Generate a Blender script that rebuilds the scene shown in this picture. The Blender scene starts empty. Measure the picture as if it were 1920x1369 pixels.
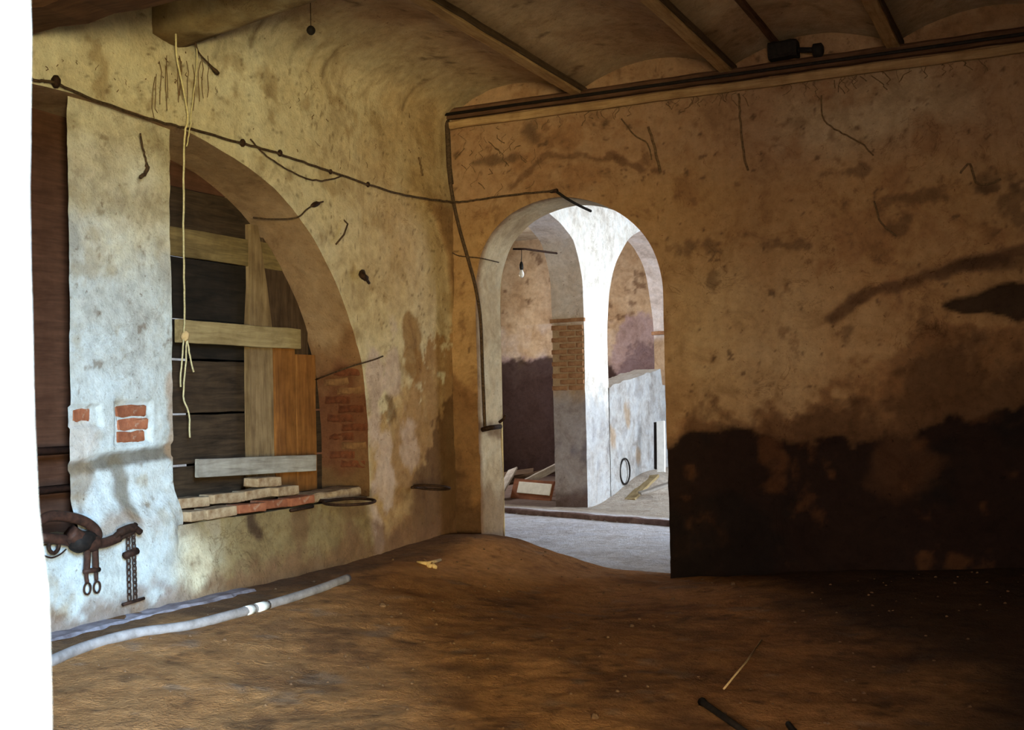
import bpy, bmesh, math, random
import numpy as np
from mathutils import Vector, Matrix

random.seed(7)
rng = np.random.default_rng(11)
scene = bpy.context.scene
COL = scene.collection

# ------------------------------------------------------------------ camera
F, PCX, PCY = 2150.0, 960.0, 684.5          # focal length and centre for a 1920x1369 frame
YAW, PITCH, ROLL = math.radians(26), math.atan(67.5 / 2150.0), math.radians(1.15)
FWD = Vector((-math.sin(YAW) * math.cos(PITCH), math.cos(YAW) * math.cos(PITCH), math.sin(PITCH)))
_r0 = Vector((math.cos(YAW), math.sin(YAW), 0)); _u0 = _r0.cross(FWD)
UP = _u0 * math.cos(ROLL) + _r0 * math.sin(ROLL); RIGHT = FWD.cross(UP)
EYE = Vector((5.07, -9.16, 1.5))
cam_data = bpy.data.cameras.new('camera'); cam_data.sensor_width = 36; cam_data.lens = F / 1920 * 36
cam_data.clip_start = 0.05; cam_data.clip_end = 200
cam_data.dof.use_dof = True; cam_data.dof.focus_distance = 9.0; cam_data.dof.aperture_fstop = 9
cam = bpy.data.objects.new('camera', cam_data); COL.objects.link(cam); scene.camera = cam
cam.matrix_world = Matrix(((RIGHT.x, UP.x, -FWD.x, EYE.x), (RIGHT.y, UP.y, -FWD.y, EYE.y), (RIGHT.z, UP.z, -FWD.z, EYE.z), (0, 0, 0, 1)))

# ------------------------------------------------------------------ light
scene.view_settings.view_transform = 'Standard'; scene.view_settings.look = 'None'
scene.view_settings.gamma = 1; scene.view_settings.use_curve_mapping = False
scene.view_settings.exposure = 0.0
world = bpy.data.worlds.new('sky'); scene.world = world; world.use_nodes = True
bg = world.node_tree.nodes['Background']; bg.inputs[0].default_value = (0.75, 0.85, 1.0, 1); bg.inputs[1].default_value = 0.9

def area(name, loc, aim, sx, sy, power, colour, spread=180):
    l = bpy.data.lights.new(name, 'AREA'); l.shape = 'RECTANGLE'; l.size = sx; l.size_y = sy
    l.energy = power; l.color = colour; l.spread = math.radians(spread)
    o = bpy.data.objects.new(name, l); COL.objects.link(o); o.location = loc
    o.rotation_euler = (Vector(aim) - Vector(loc)).to_track_quat('-Z', 'Y').to_euler()
    return o
# daylight outside the stable door the picture is taken through: open sky above, sunlit yard below
area('sky_over_yard', (12.5, -12.8, 4.5), (3.0, -6.6, 1.2), 6.2, 3.4, 26000, (0.46, 0.73, 1.0))
area('sunlit_yard', (11.2, -13.4, 0.9), (4.0, -7.0, 2.2), 8.0, 2.0, 8200, (1.0, 0.86, 0.42))
area('back_wall_fill', (6.9, -16.0, 2.0), (4.0, 0, 1.8), 4.2, 4.0, 1180, (1.0, 0.80, 0.57))  # added fill to brighten the brown back wall, no facade known there
# daylight at the window of the next room
area('sky_at_window', (5.0, 6.0, 2.3), (-0.8, 5.4, 0.9), 3.2, 3.4, 420, (0.80, 0.90, 1.0), 140)
area('far_wall_fill', (-5.9, 7.4, 2.6), (-2.0, 9.0, 1.8), 1.8, 1.6, 220, (1.0, 0.93, 0.86), 150)  # added light to lift the far wall, no window known on that side

# ------------------------------------------------------------------ helpers
def s2l(c):
    return tuple(((v / 12.92) if v <= 0.04045 else ((v + 0.055) / 1.055) ** 2.4) for v in [q / 255 for q in c])

def P(px, py, x=None, y=None, z=None):
    d = FWD + RIGHT * ((px - PCX) / F) - UP * ((py - PCY) / F)
    t = (x - EYE.x) / d.x if x is not None else (y - EYE.y) / d.y if y is not None else (z - EYE.z) / d.z
    return EYE + d * t

def _hash(i, j, s):
    h = np.sin(i * 127.1 + j * 311.7 + s * 74.7) * 43758.5453
    return h - np.floor(h)
def vnoise(u, v, s=0):
    u = np.asarray(u, float); v = np.asarray(v, float)
    i = np.floor(u); j = np.floor(v); fu = u - i; fv = v - j
    fu = fu * fu * (3 - 2 * fu); fv = fv * fv * (3 - 2 * fv)
    a = _hash(i, j, s); b = _hash(i + 1, j, s); c = _hash(i, j + 1, s); d = _hash(i + 1, j + 1, s)
    return (a * (1 - fu) + b * fu) * (1 - fv) + (c * (1 - fu) + d * fu) * fv
def fbm(u, v, scale=1.0, octv=4, s=0):
    t = 0; a = 0.5; n = 0
    for k in range(octv):
        t = t + a * vnoise(u * scale + 17.3 * k, v * scale - 9.1 * k, s + k); n += a; a *= 0.55; scale *= 2.03
    return t / n * 2 - 1
def sstep(a, b, x):
    t = np.clip((x - a) / (b - a), 0, 1); return t * t * (3 - 2 * t)
def blob(u, v, c, r, soft=0.35, amp=0.5, scale=6, s=0):
    d = np.sqrt(((u - c[0]) / r[0]) ** 2 + ((v - c[1]) / r[1]) ** 2) + amp * fbm(u, v, scale, 4, s)
    return 1 - sstep(1 - soft, 1 + soft, d)
def stroke(u, v, pts, w, soft=0.5, amp=0.6, scale=8, s=0):
    best = np.full(np.shape(u), 1e9)
    for (a, b) in zip(pts[:-1], pts[1:]):
        ax, ay = a; bx, by = b; dx, dy = bx - ax, by - ay; L = dx * dx + dy * dy + 1e-9
        t = np.clip(((u - ax) * dx + (v - ay) * dy) / L, 0, 1)
        best = np.minimum(best, np.hypot(u - ax - t * dx, v - ay - t * dy))
    d = best / w + amp * fbm(u, v, scale, 4, s)
    return 1 - sstep(1 - soft, 1 + soft, d)
def below(u, v, pts, soft=0.08, amp=0.12, scale=3, s=0):
    xs = [p[0] for p in pts]; zs = [p[1] for p in pts]
    line = np.interp(u, xs, zs) + amp * fbm(u, v, scale, 5, s) + 0.35 * amp * fbm(u, v, scale * 6, 4, s + 3)
    return 1 - sstep(-soft, soft, v - line)
def mixc(col, c, m):
    return col * (1 - m[..., None]) + np.array(c)[None] * m[..., None]

def link(name, me, mat=None, smooth=False):
    if mat is not None: me.materials.append(mat)
    if smooth: me.polygons.foreach_set('use_smooth', [True] * len(me.polygons))
    o = bpy.data.objects.new(name, me); COL.objects.link(o); return o
def raw(name, V, Fc, mat, smooth=False):
    me = bpy.data.meshes.new(name); me.from_pydata([tuple(v) for v in V], [], Fc); me.validate(); me.update()
    return link(name, me, mat, smooth)
def under(o, parent):
    o.parent = parent; o.matrix_parent_inverse = Matrix.Translation(parent.location).inverted() if parent.type == 'EMPTY' else parent.matrix_basis.inverted()
    return o
def tag(o, label=None, cat=None, group=None, kind=None):
    if label: o['label'] = label
    if cat: o['category'] = cat
    if group: o['group'] = group
    if kind: o['kind'] = kind
    return o
def thing(name, label, cat, loc, group=None):
    o = bpy.data.objects.new(name, None); COL.objects.link(o); o.location = loc; o.empty_display_size = 0.1
    return tag(o, label, cat, group)

def frames(pts, closed=False):
    pts = [Vector(p) for p in pts]; n = len(pts); out = []; prev = None
    for i in range(n):
        if closed: t = pts[(i + 1) % n] - pts[i - 1]
        else: t = pts[min(i + 1, n - 1)] - pts[max(i - 1, 0)]
        t.normalize()
        if prev is None:
            a = Vector((0, 0, 1)) if abs(t.z) < 0.9 else Vector((1, 0, 0)); nrm = (a - t * a.dot(t)).normalized()
        else:
            nrm = (prev - t * prev.dot(t)).normalized()
        prev = nrm; out.append((pts[i], nrm, t.cross(nrm)))
    return out
def tube_geo(pts, r, seg=8, closed=False, V=None, Fc=None, flat=1.0):
    V = [] if V is None else V; Fc = [] if Fc is None else Fc; b = len(V); fr = frames(pts, closed); n = len(fr)
    for i, (p, a, c) in enumerate(fr):
        rr = r[i] if isinstance(r, (list, tuple)) else r
        for k in range(seg):
            th = 2 * math.pi * k / seg; V.append(p + a * (math.cos(th) * rr) + c * (math.sin(th) * rr * flat))
    for i in range(n if closed else n - 1):
        i2 = (i + 1) % n
        for k in range(seg):
            k2 = (k + 1) % seg; Fc.append((b + i * seg + k, b + i * seg + k2, b + i2 * seg + k2, b + i2 * seg + k))
    if not closed:
        Fc.append(tuple(b + k for k in reversed(range(seg)))); Fc.append(tuple(b + (n - 1) * seg + k for k in range(seg)))
    return V, Fc
def tube(name, pts, r, mat, seg=8, closed=False, flat=1.0):
    V, Fc = tube_geo(pts, r, seg, closed, flat=flat); return raw(name, V, Fc, mat, True)
def curve_pts(pts, n=8):
    pts = [Vector(p) for p in pts]; out = []
    q = [pts[0] * 2 - pts[1]] + pts + [pts[-1] * 2 - pts[-2]]
    for i in range(1, len(q) - 2):
        for k in range(n):
            t = k / n; a, b, c, d = q[i - 1], q[i], q[i + 1], q[i + 2]
            out.append(0.5 * ((2 * b) + (c - a) * t + (2 * a - 5 * b + 4 * c - d) * t * t + (3 * b - a - 3 * c + d) * t ** 3))
    out.append(pts[-1]); return out
def jitter(pts, a):
    return [Vector(p) + Vector((random.uniform(-a, a), random.uniform(-a, a), random.uniform(-a, a))) for p in pts]

def board(name, p0, p1, wdir, w, t, mat, jit=0.004, n=6, bev=0.004):
    """a sawn piece from p0 to p1; w measured along wdir, t across; local X runs along the grain"""
    p0, p1 = Vector(p0), Vector(p1); d = (p1 - p0); L = d.length; d.normalize()
    wd = Vector(wdir); wd = (wd - d * wd.dot(d)).normalized(); td = d.cross(wd)
    b = min(bev, w * 0.2, t * 0.2); V = []; Fc = []
    prof = [(-w / 2 + b, -t / 2), (w / 2 - b, -t / 2), (w / 2, -t / 2 + b), (w / 2, t / 2 - b), (w / 2 - b, t / 2), (-w / 2 + b, t / 2), (-w / 2, t / 2 - b), (-w / 2, -t / 2 + b)]
    for i in range(n + 1):
        xx = -L / 2 + L * i / n; jw = random.uniform(-jit, jit); jt = random.uniform(-jit, jit) * 0.5; jx = random.uniform(-jit, jit)
        for (a, c) in prof: V.append((xx + (jx if i in (0, n) else 0), a + jw + random.uniform(-jit, jit) * 0.3, c + jt))
    for i in range(n):
        for k in range(8):
            k2 = (k + 1) % 8; Fc.append((i * 8 + k, (i + 1) * 8 + k, (i + 1) * 8 + k2, i * 8 + k2))
    Fc.append(tuple(range(8))); Fc.append(tuple(n * 8 + k for k in reversed(range(8))))
    o = raw(name, V, Fc, mat); c = (p0 + p1) / 2
    o.matrix_world = Matrix(((d.x, wd.x, td.x, c.x), (d.y, wd.y, td.y, c.y), (d.z, wd.z, td.z, c.z), (0, 0, 0, 1)))
    return o

# ------------------------------------------------------------------ materials
class NT:
    def __init__(s, name):
        s.m = bpy.data.materials.new(name); s.m.use_nodes = True; s.t = s.m.node_tree; s.b = s.t.nodes['Principled BSDF']
        s.b.inputs['Specular IOR Level'].default_value = 0.15
    def n(s, kind, **kw):
        nd = s.t.nodes.new(kind)
        for k, v in kw.items(): setattr(nd, k, v)
        return nd
    def l(s, a, b): s.t.links.new(a, b)
    def coord(s, scale=(1, 1, 1), kind='Object'):
        tc = s.n('ShaderNodeTexCoord'); mp = s.n('ShaderNodeMapping'); s.l(tc.outputs[kind], mp.inputs[0]); mp.inputs['Scale'].default_value = scale; return mp.outputs[0]
    def noise(s, vec, scale, detail=5, rough=0.6, dist=0.0):
        nd = s.n('ShaderNodeTexNoise'); s.l(vec, nd.inputs['Vector']); nd.inputs['Scale'].default_value = scale
        nd.inputs['Detail'].default_value = detail; nd.inputs['Roughness'].default_value = rough; nd.inputs['Distortion'].default_value = dist; return nd.outputs['Fac']
    def ramp(s, fac, stops):
        r = s.n('ShaderNodeValToRGB'); s.l(fac, r.inputs[0]); e = r.color_ramp.elements
        while len(e) < len(stops): e.new(0.5)
        for q, (p, c) in zip(e, stops): q.position = p; q.color = tuple(c) + (1,) if len(c) == 3 else c
        return r.outputs[0]
    def mix(s, a, b, fac, mode='MIX'):
        m = s.n('ShaderNodeMix', data_type='RGBA', blend_type=mode)
        if isinstance(fac, float): m.inputs[0].default_value = fac
        else: s.l(fac, m.inputs[0])
        for v, i in ((a, 6), (b, 7)):
            if isinstance(v, tuple): m.inputs[i].default_value = tuple(v) + (1,) if len(v) == 3 else v
            else: s.l(v, m.inputs[i])
        return m.outputs[2]
    def bump(s, h, strength=0.3, dist=0.01):
        bn = s.n('ShaderNodeBump'); s.l(h, bn.inputs['Height']); bn.inputs['Strength'].default_value = strength; bn.inputs['Distance'].default_value = dist; s.l(bn.outputs[0], s.b.inputs['Normal'])
    def base(s, c, rough=0.9, metal=0.0):
        if isinstance(c, tuple): s.b.inputs['Base Color'].default_value = tuple(c) + (1,)
        else: s.l(c, s.b.inputs['Base Color'])
        s.b.inputs['Roughness'].default_value = rough; s.b.inputs['Metallic'].default_value = metal; return s.m

def m_painted(name, fine=0.30, bump=0.45, bd=0.014, patch=0.55, crack=0.55):
    t = NT(name); a = t.n('ShaderNodeVertexColor', layer_name='Col'); c = t.coord()
    n1 = t.noise(c, 14, 6, 0.65); n2 = t.noise(c, 60, 4, 0.6); n3 = t.noise(c, 3.0, 9, 0.68, 0.7); n4 = t.noise(c, 2.3, 7, 0.6, 1.6); n5 = t.noise(c, 1.1, 3, 0.5); n6 = t.noise(c, 26, 3, 0.6, 0.5)
    col = t.mix(a.outputs[0], t.ramp(n1, [(0.3, (1 - fine,) * 3), (0.7, (1.0,) * 3)]), 1.0, 'MULTIPLY')
    col = t.mix(col, t.ramp(n3, [(0.36, (0.50, 0.40, 0.31)), (0.47, (0.86, 0.79, 0.71)), (0.60, (1, 1, 1))]), patch, 'MULTIPLY')
    col = t.mix(col, t.ramp(n2, [(0.30, (0.55, 0.5, 0.45)), (0.42, (1, 1, 1))]), 0.5, 'MULTIPLY')
    col = t.mix(col, t.ramp(n6, [(0.27, (0.35, 0.26, 0.2)), (0.33, (1, 1, 1))]), 0.7, 'MULTIPLY')
    line = t.ramp(n4, [(0.488, (1, 1, 1)), (0.5, (0.35, 0.26, 0.2)), (0.512, (1, 1, 1))])
    msk = t.n('ShaderNodeMath', operation='MULTIPLY'); msk.inputs[1].default_value = crack; t.l(t.ramp(n5, [(0.5, (0, 0, 0)), (0.62, (1, 1, 1))]), msk.inputs[0])
    col = t.mix(col, line, msk.outputs[0], 'MULTIPLY')
    h = t.n('ShaderNodeMath', operation='ADD'); t.l(n1, h.inputs[0]); t.l(n2, h.inputs[1]); h2 = t.n('ShaderNodeMath', operation='MULTIPLY_ADD'); t.l(n3, h2.inputs[0]); h2.inputs[1].default_value = 2.5; t.l(h.outputs[0], h2.inputs[2]); t.bump(h2.outputs[0], bump, bd)
    return t.base(col, 0.95)
M_PLASTER = m_painted('old_limewashed_plaster')
M_EARTH = m_painted('trodden_earth', 0.40, 0.8, 0.02, 0.45, 0.3)
def m_wood(name, c1, c2, c3=None, rough=0.85):
    t = NT(name); c = t.coord((1.2, 12, 12)); oi = t.n('ShaderNodeObjectInfo')
    off = t.n('ShaderNodeVectorMath', operation='ADD'); t.l(c, off.inputs[0]); t.l(oi.outputs['Random'], off.inputs[1])
    v = off.outputs[0]; n1 = t.noise(v, 2.2, 8, 0.65, 0.6); n2 = t.noise(t.coord((1, 1, 1)), 6, 4)
    col = t.ramp(n1, [(0.3, c1), (0.68, c2)]); sp = t.ramp(n2, [(0.35, (0.6, 0.55, 0.5)), (0.6, (1, 1, 1))])
    col = t.mix(col, sp, 0.6, 'MULTIPLY'); t.bump(n1, 0.35, 0.004); return t.base(col, rough)
M_PINE = m_wood('weathered_pine', (0.22, 0.155, 0.075), (0.40, 0.31, 0.165))
M_BROWNPINE = m_wood('brown_pine', (0.14, 0.088, 0.045), (0.30, 0.205, 0.11))
M_DULLPINE = m_wood('dull_pine', (0.10, 0.07, 0.03), (0.24, 0.17, 0.075))
M_GREYWOOD = m_wood('grey_weathered_board', (0.22, 0.195, 0.175), (0.42, 0.385, 0.35))
M_ORANGE = m_wood('orange_stained_wood', (0.15, 0.058, 0.018), (0.32, 0.135, 0.038))
M_DARKWOOD = m_wood('dark_aged_wood', (0.035, 0.02, 0.012), (0.10, 0.06, 0.035))
M_BLACKWOOD = m_wood('soot_black_wood', (0.006, 0.005, 0.004), (0.025, 0.017, 0.012))
M_MOSSWOOD = m_wood('mossy_wood', (0.016, 0.010, 0.007), (0.070, 0.044, 0.026))
M_REDWOOD = m_wood('dark_red_brown_wood', (0.06, 0.026, 0.016), (0.115, 0.052, 0.032))
M_BEAM = m_wood('old_beam_wood', (0.05, 0.022, 0.013), (0.14, 0.07, 0.04))
M_JOIST = m_wood('whitewashed_joist', (0.24, 0.13, 0.06), (0.42, 0.27, 0.14))
def m_noise(name, c1, c2, scale=30, rough=0.8, metal=0.0, bump=0.3, bd=0.004):
    t = NT(name); n1 = t.noise(t.coord(), scale, 6, 0.65); col = t.ramp(n1, [(0.32, c1), (0.68, c2)]); t.bump(n1, bump, bd); return t.base(col, rough, metal)
M_RUST = m_noise('rusty_iron', (0.012, 0.008, 0.007), (0.06, 0.028, 0.018), 40, 0.7, 0.4)
M_LEATHER = m_noise('cracked_leather', (0.02, 0.011, 0.009), (0.07, 0.03, 0.02), 30, 0.6)
M_CABLE = m_noise('dusty_cable', (0.02, 0.012, 0.008), (0.10, 0.06, 0.035), 50, 0.9)
M_TWINE = m_noise('sisal_twine', (0.42, 0.36, 0.20), (0.68, 0.60, 0.38), 60, 0.95)
M_WEB = m_noise('dust_cobweb', (0.07, 0.04, 0.02), (0.2, 0.12, 0.06), 40, 1.0)
M_HOSE = m_noise('grey_hose', (0.20, 0.175, 0.175), (0.38, 0.345, 0.355), 12, 0.8)
M_WHITE = m_noise('white_paint', (0.72, 0.72, 0.70), (0.88, 0.88, 0.86), 12, 0.7)
def m_brick(name, c1, c2, lime, amt=0.5):
    t = NT(name); c = t.coord(); n1 = t.noise(c, 16, 6, 0.65); n2 = t.noise(t.coord((1, 1, 1), 'Object'), 11, 6, 0.7, 0.8); oi = t.n('ShaderNodeObjectInfo')
    col = t.ramp(n1, [(0.3, c1), (0.7, c2)]); col = t.mix(col, lime, t.ramp(n2, [(0.60 - 0.18 * amt, (0, 0, 0)), (0.72 - 0.12 * amt, (0.9, 0.9, 0.9))]))
    col = t.mix(col, t.ramp(oi.outputs['Random'], [(0, (0.6, 0.55, 0.5)), (1, (1, 1, 1))]), 0.8, 'MULTIPLY'); t.bump(n1, 0.6, 0.01); return t.base(col, 0.95)
M_BRICK = m_brick('red_brick', (0.24, 0.075, 0.04), (0.42, 0.16, 0.085), (0.46, 0.38, 0.31), 0.25)
M_BRICKPALE = m_noise('limewashed_brick', (0.20, 0.115, 0.062), (0.44, 0.33, 0.22), 14, 0.95, 0, 0.6, 0.01)
M_BRICKDARK = m_brick('dark_red_brick', (0.07, 0.024, 0.014), (0.19, 0.062, 0.030), (0.22, 0.12, 0.065), 0.1)
M_STRAW = m_noise('straw', (0.45, 0.30, 0.14), (0.7, 0.5, 0.28), 40, 0.95)
M_BLACK = m_noise('black_iron', (0.006, 0.005, 0.005), (0.02, 0.014, 0.012), 30, 0.7)
M_SOCKET = m_noise('black_bakelite', (0.006, 0.006, 0.006), (0.015, 0.013, 0.012), 20, 0.45)
M_STONE = m_noise('kerb_stone', (0.10, 0.06, 0.055), (0.24, 0.16, 0.15), 10, 0.95, 0, 0.6, 0.01)
t = NT('bulb_glass'); t.b.inputs['Transmission Weight'].default_value = 0.55; t.b.inputs['IOR'].default_value = 1.45; M_BULB = t.base((0.95, 0.93, 0.88), 0.12)

def painted(name, V, Fc, C, mat, smooth=True, merge=0.0005):
    me = bpy.data.meshes.new(name); me.from_pydata(V.tolist() if hasattr(V, 'tolist') else V, [], Fc.tolist() if hasattr(Fc, 'tolist') else Fc)
    at = me.color_attributes.new('Col', 'FLOAT_COLOR', 'POINT')
    c4 = np.concatenate([np.clip(C, 0, 1), np.ones((len(C), 1))], 1).astype(np.float32); at.data.foreach_set('color', c4.ravel())
    if merge:
        bm = bmesh.new(); bm.from_mesh(me); bmesh.ops.remove_doubles(bm, verts=bm.verts, dist=merge); bm.to_mesh(me); bm.free()
    me.update(); return link(name, me, mat, smooth)
class Patches:
    def __init__(s): s.V = []; s.F = []; s.C = []; s.n = 0
    def add(s, grid, col):
        """grid (n,m,3), colours (n,m,3)"""
        n, m = grid.shape[:2]; idx = np.arange(n * m).reshape(n, m) + s.n
        f = np.stack([idx[:-1, :-1], idx[1:, :-1], idx[1:, 1:], idx[:-1, 1:]], -1).reshape(-1, 4)
        s.V.append(grid.reshape(-1, 3)); s.C.append(np.broadcast_to(col, grid.shape).reshape(-1, 3)); s.F.append(f); s.n += n * m
    def build(s, name, mat, merge=0):
        return painted(name, np.concatenate(s.V), np.concatenate(s.F), np.concatenate(s.C), mat, True, merge)
def g3(x, y, z):
    x, y, z = np.broadcast_arrays(x, y, z); return np.stack([x, y, z], -1).astype(float)

def PBk(px, py): p = P(px, py, y=0.0); return (p.x, p.z)
def PLf(px, py): p = P(px, py, x=0.0); return (p.y, p.z)

# ------------------------------------------------------------------ left wall (x = 0), big arch with a pillar in it
TL = 0.55
ARCH_R = [(-4.20, 3.31), (-3.85, 3.30), (-3.51, 3.28), (-3.21, 3.23), (-2.77, 3.12), (-2.41, 2.96), (-2.09, 2.72), (-1.82, 2.42), (-1.61, 2.08), (-1.47, 1.74), (-1.41, 1.32)]
def resample(pl, n):
    pl = np.array(pl); d = np.r_[0, np.cumsum(np.hypot(*np.diff(pl, axis=0).T))]; t = np.linspace(0, d[-1], n)
    return np.stack([np.interp(t, d, pl[:, 0]), np.interp(t, d, pl[:, 1])], -1)
def smooth_pl(pl, n):
    q = curve_pts([(a, b, 0) for a, b in pl], 8); return resample([(p.x, p.y) for p in q], n)
arch_right = smooth_pl(ARCH_R, 150)
arch_left = arch_right[::-1].copy(); arch_left[:, 0] = -8.40 - arch_left[:, 0]
ARCHL = np.concatenate([arch_left[:-1], arch_right])       # from the left springing over the crown to the right one
YL0, YL1 = ARCHL[0, 0], ARCHL[-1, 0]; SPZ = ARCHL[-1, 1]; SILL = 0.76; ZTOP = 4.0

def left_disp(y, z):
    d = 0.012 * fbm(y, z, 1.5, 4, 3) + 0.006 * fbm(y, z, 9, 3, 8)
    cur = np.interp(z, [2.0, 2.25, 2.83, 3.12, 3.29, 3.40, 3.5], [0.0, -0.01, -0.09, -0.27, -0.52, -0.9, -1.6])
    d = d + 0.03 * sstep(-0.02, 0.03, y - cur) * (z > 2.0) * (1 - sstep(3.3, 3.5, z))
    d = d - 0.022 * brick_mask(y, z)
    d = d + 0.05 * (1 - sstep(0.35, 0.75, z)) * (1 - sstep(-1.6, -0.9, y))      # the foot of the manger wall bellies out
    return d
def brick_mask(y, z):
    return np.zeros(np.shape(y))
LIME = np.array((0.76, 0.71, 0.57)); TAN = np.array((0.46, 0.31, 0.17)); BRN = np.array((0.24, 0.125, 0.06)); DRK = np.array((0.022, 0.011, 0.008))
def left_col(y, z):
    c = np.broadcast_to(LIME, np.shape(y) + (3,)).copy()
    c = mixc(c, (0.66, 0.58, 0.41), 0.5 + 0.5 * np.clip(fbm(y, z, 1.3, 4, 21) * 2, -1, 1))
    far = sstep(-3.0, -0.7, y) * sstep(1.0, 3.0, z)
    c = mixc(c, (0.48, 0.31, 0.15), 0.95 * far * (0.75 + 0.35 * fbm(y, z, 2, 4, 5)))
    cur = np.interp(z, [2.0, 2.25, 2.83, 3.12, 3.29, 3.40, 3.5], [0.0, -0.01, -0.09, -0.27, -0.52, -0.9, -1.6])
    sp = sstep(-0.03, 0.02, y - cur) * (z > 2.0) * (1 - sstep(3.22, 3.42, z)) * sstep(1.9, 2.3, z)
    c = mixc(c, (0.27, 0.145, 0.065), 0.9 * np.clip(sp, 0, 1))
    # soot and flaking all over
    sp = sstep(0.20, 0.42, fbm(y, z, 5, 6, 31)); c = mixc(c, (0.30, 0.19, 0.085), 0.5 * sp)
    sp = sstep(0.46, 0.60, fbm(y, z, 26, 3, 33)); c = mixc(c, (0.12, 0.07, 0.035), 0.6 * sp)
    # brown damp on the pier by the corner
    m = below(y, z, [(-1.5, 1.3), (-1.1, 1.45), (-0.9, 1.6), (-0.5, 1.8), (0, 1.95)], 0.04, 0.7, 2.0, 41); c = mixc(c, (0.33, 0.175, 0.07), 0.9 * m * sstep(-1.5, -1.3, y))
    m = sstep(0.0, 0.25, fbm(y, z, 3.2, 6, 42)) * below(y, z, [(-2, 1.7), (0, 1.9)], 0.1, 0.3, 3, 44) * sstep(-1.5, -1.3, y); c = mixc(c, (0.52, 0.36, 0.19), 0.75 * m)
    m = below(y, z, [(-0.9, 0.7), (-0.6, 1.0), (-0.3, 1.5), (-.1, 1.75), (0, 1.9)], 0.05, 0.5, 2.6, 43) * sstep(-0.95, -0.5, y); c = mixc(c, (0.12, 0.058, 0.026), 0.85 * m)
    m = blob(y, z, PLf(772, 655), (0.15, 0.26), 0.12, 0.7, 5, 45); c = mixc(c, (0.27, 0.14, 0.045), 0.85 * m)
    m = blob(y, z, PLf(735, 770), (0.10, 0.16), 0.2, 0.8, 7, 46); c = mixc(c, (0.16, 0.085, 0.035), 0.8 * m)
    m = blob(y, z, PLf(795, 970), (0.22, 0.3), 0.3, 0.8, 5, 48); c = mixc(c, (0.13, 0.065, 0.03), 0.7 * m)
    # pale streaks left on the pier's edge
    for (px, py, rx, rz, k) in ((703, 730, 0.12, 0.42, .9), (722, 880, 0.15, 0.35, .85), (702, 985, 0.12, 0.28, .8), (738, 690, 0.10, 0.28, .8), (650, 1000, 0.15, 0.15, .5), (765, 835, 0.14, .2, .6)):
        m = blob(y, z, PLf(px, py), (rx, rz), 0.3, 1.1, 6, 47); c = mixc(c, (0.58, 0.46, 0.44), k * m)
    # manger wall below the sill: yellow-brown to the right, whitewash with bluish sky light painted in at the left
    low = 1 - sstep(0.76, 0.86, z)
    m = low * sstep(-3.75, -3.2, y + 0.5 * fbm(y, z, 2, 4, 51)) * (1 - sstep(-1.5, -1.35, y)); c = mixc(c, (0.24, 0.165, 0.07), 0.92 * m)
    m = low * sstep(-0.1, 0.35, fbm(y, z, 3, 5, 53)) * sstep(-3.4, -2.8, y); c = mixc(c, (0.17, 0.09, 0.045), 0.7 * m)
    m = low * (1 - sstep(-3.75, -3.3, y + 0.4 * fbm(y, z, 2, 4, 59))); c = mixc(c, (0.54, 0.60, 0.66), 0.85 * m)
    m = stroke(y, z, [PLf(468, 955), PLf(472, 985), PLf(480, 1000)], 0.05, 0.4, 0.6, 8, 58); c = mixc(c, (0.06, 0.03, 0.02), 0.85 * m)
    m = low * sstep(0.1, 0.4, fbm(y, z, 4, 4, 57)) * (y < -3.2); c = mixc(c, (0.40, 0.32, 0.22), 0.7 * m)
    m = below(y, z, [(-8, 0.42), (-4, 0.42), (-3.3, 0.45), (0, 0.5)], 0.08, 0.2, 4, 55); c = mixc(c, (0.20, 0.105, 0.06), 0.75 * m)
    return c
pl = Patches()
# above the arch
nr = 46; tt = np.linspace(0, 1, nr)[None, :]
yy = np.repeat(ARCHL[:, :1], nr, 1); zz = ARCHL[:, 1:2] * (1 - tt) + ZTOP * tt
pl.add(g3(left_disp(yy, zz), yy, zz), left_col(yy, zz))
# piers right and left of the arch, wall below the sill
def face_left(y0, y1, z0, z1, st=0.022):
    ya = np.linspace(y0, y1, max(2, int((y1 - y0) / st))); za = np.linspace(z0, z1, max(2, int((z1 - z0) / st)))
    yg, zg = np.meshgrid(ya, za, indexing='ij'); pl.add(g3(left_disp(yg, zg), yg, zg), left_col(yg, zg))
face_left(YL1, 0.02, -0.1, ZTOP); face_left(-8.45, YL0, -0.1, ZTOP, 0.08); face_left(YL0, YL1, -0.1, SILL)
# soffit, jambs and sill of the opening
loop = np.concatenate([[(YL0, SILL)], np.stack([np.full(20, YL0), np.linspace(SILL, SPZ, 22)[1:-1]], -1), ARCHL, np.stack([np.full(30, YL1), np.linspace(SPZ, SILL, 32)[1:-1]], -1), [(YL1, SILL)]])
dep = np.linspace(0, 1, 16)[None, :]
yl = np.repeat(loop[:, :1], 16, 1); zl = np.repeat(loop[:, 1:2], 16, 1); x0 = left_disp(yl, zl)
arc = np.cumsum(np.r_[0, np.hypot(*np.diff(loop, axis=0).T)])[:, None] * np.ones((1, 16)); dd = dep * TL * np.ones_like(yl)
wob = 0.012 * fbm(arc, dd, 4, 4, 61) * np.minimum(1, dep * 6)
sc = np.broadcast_to(np.array((0.42, 0.285, 0.19)), yl.shape + (3,)).copy()
sc = mixc(sc, (0.32, 0.205, 0.13), 0.5 + 0.9 * fbm(arc, dd, 3, 4, 63))
m = (1 - sstep(1.95, 2.25, zl + 0.25 * fbm(arc, dd, 4, 4, 64))) * (yl > -3); sc = mixc(sc, (0.22, 0.11, 0.055), 0.8 * m)
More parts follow.
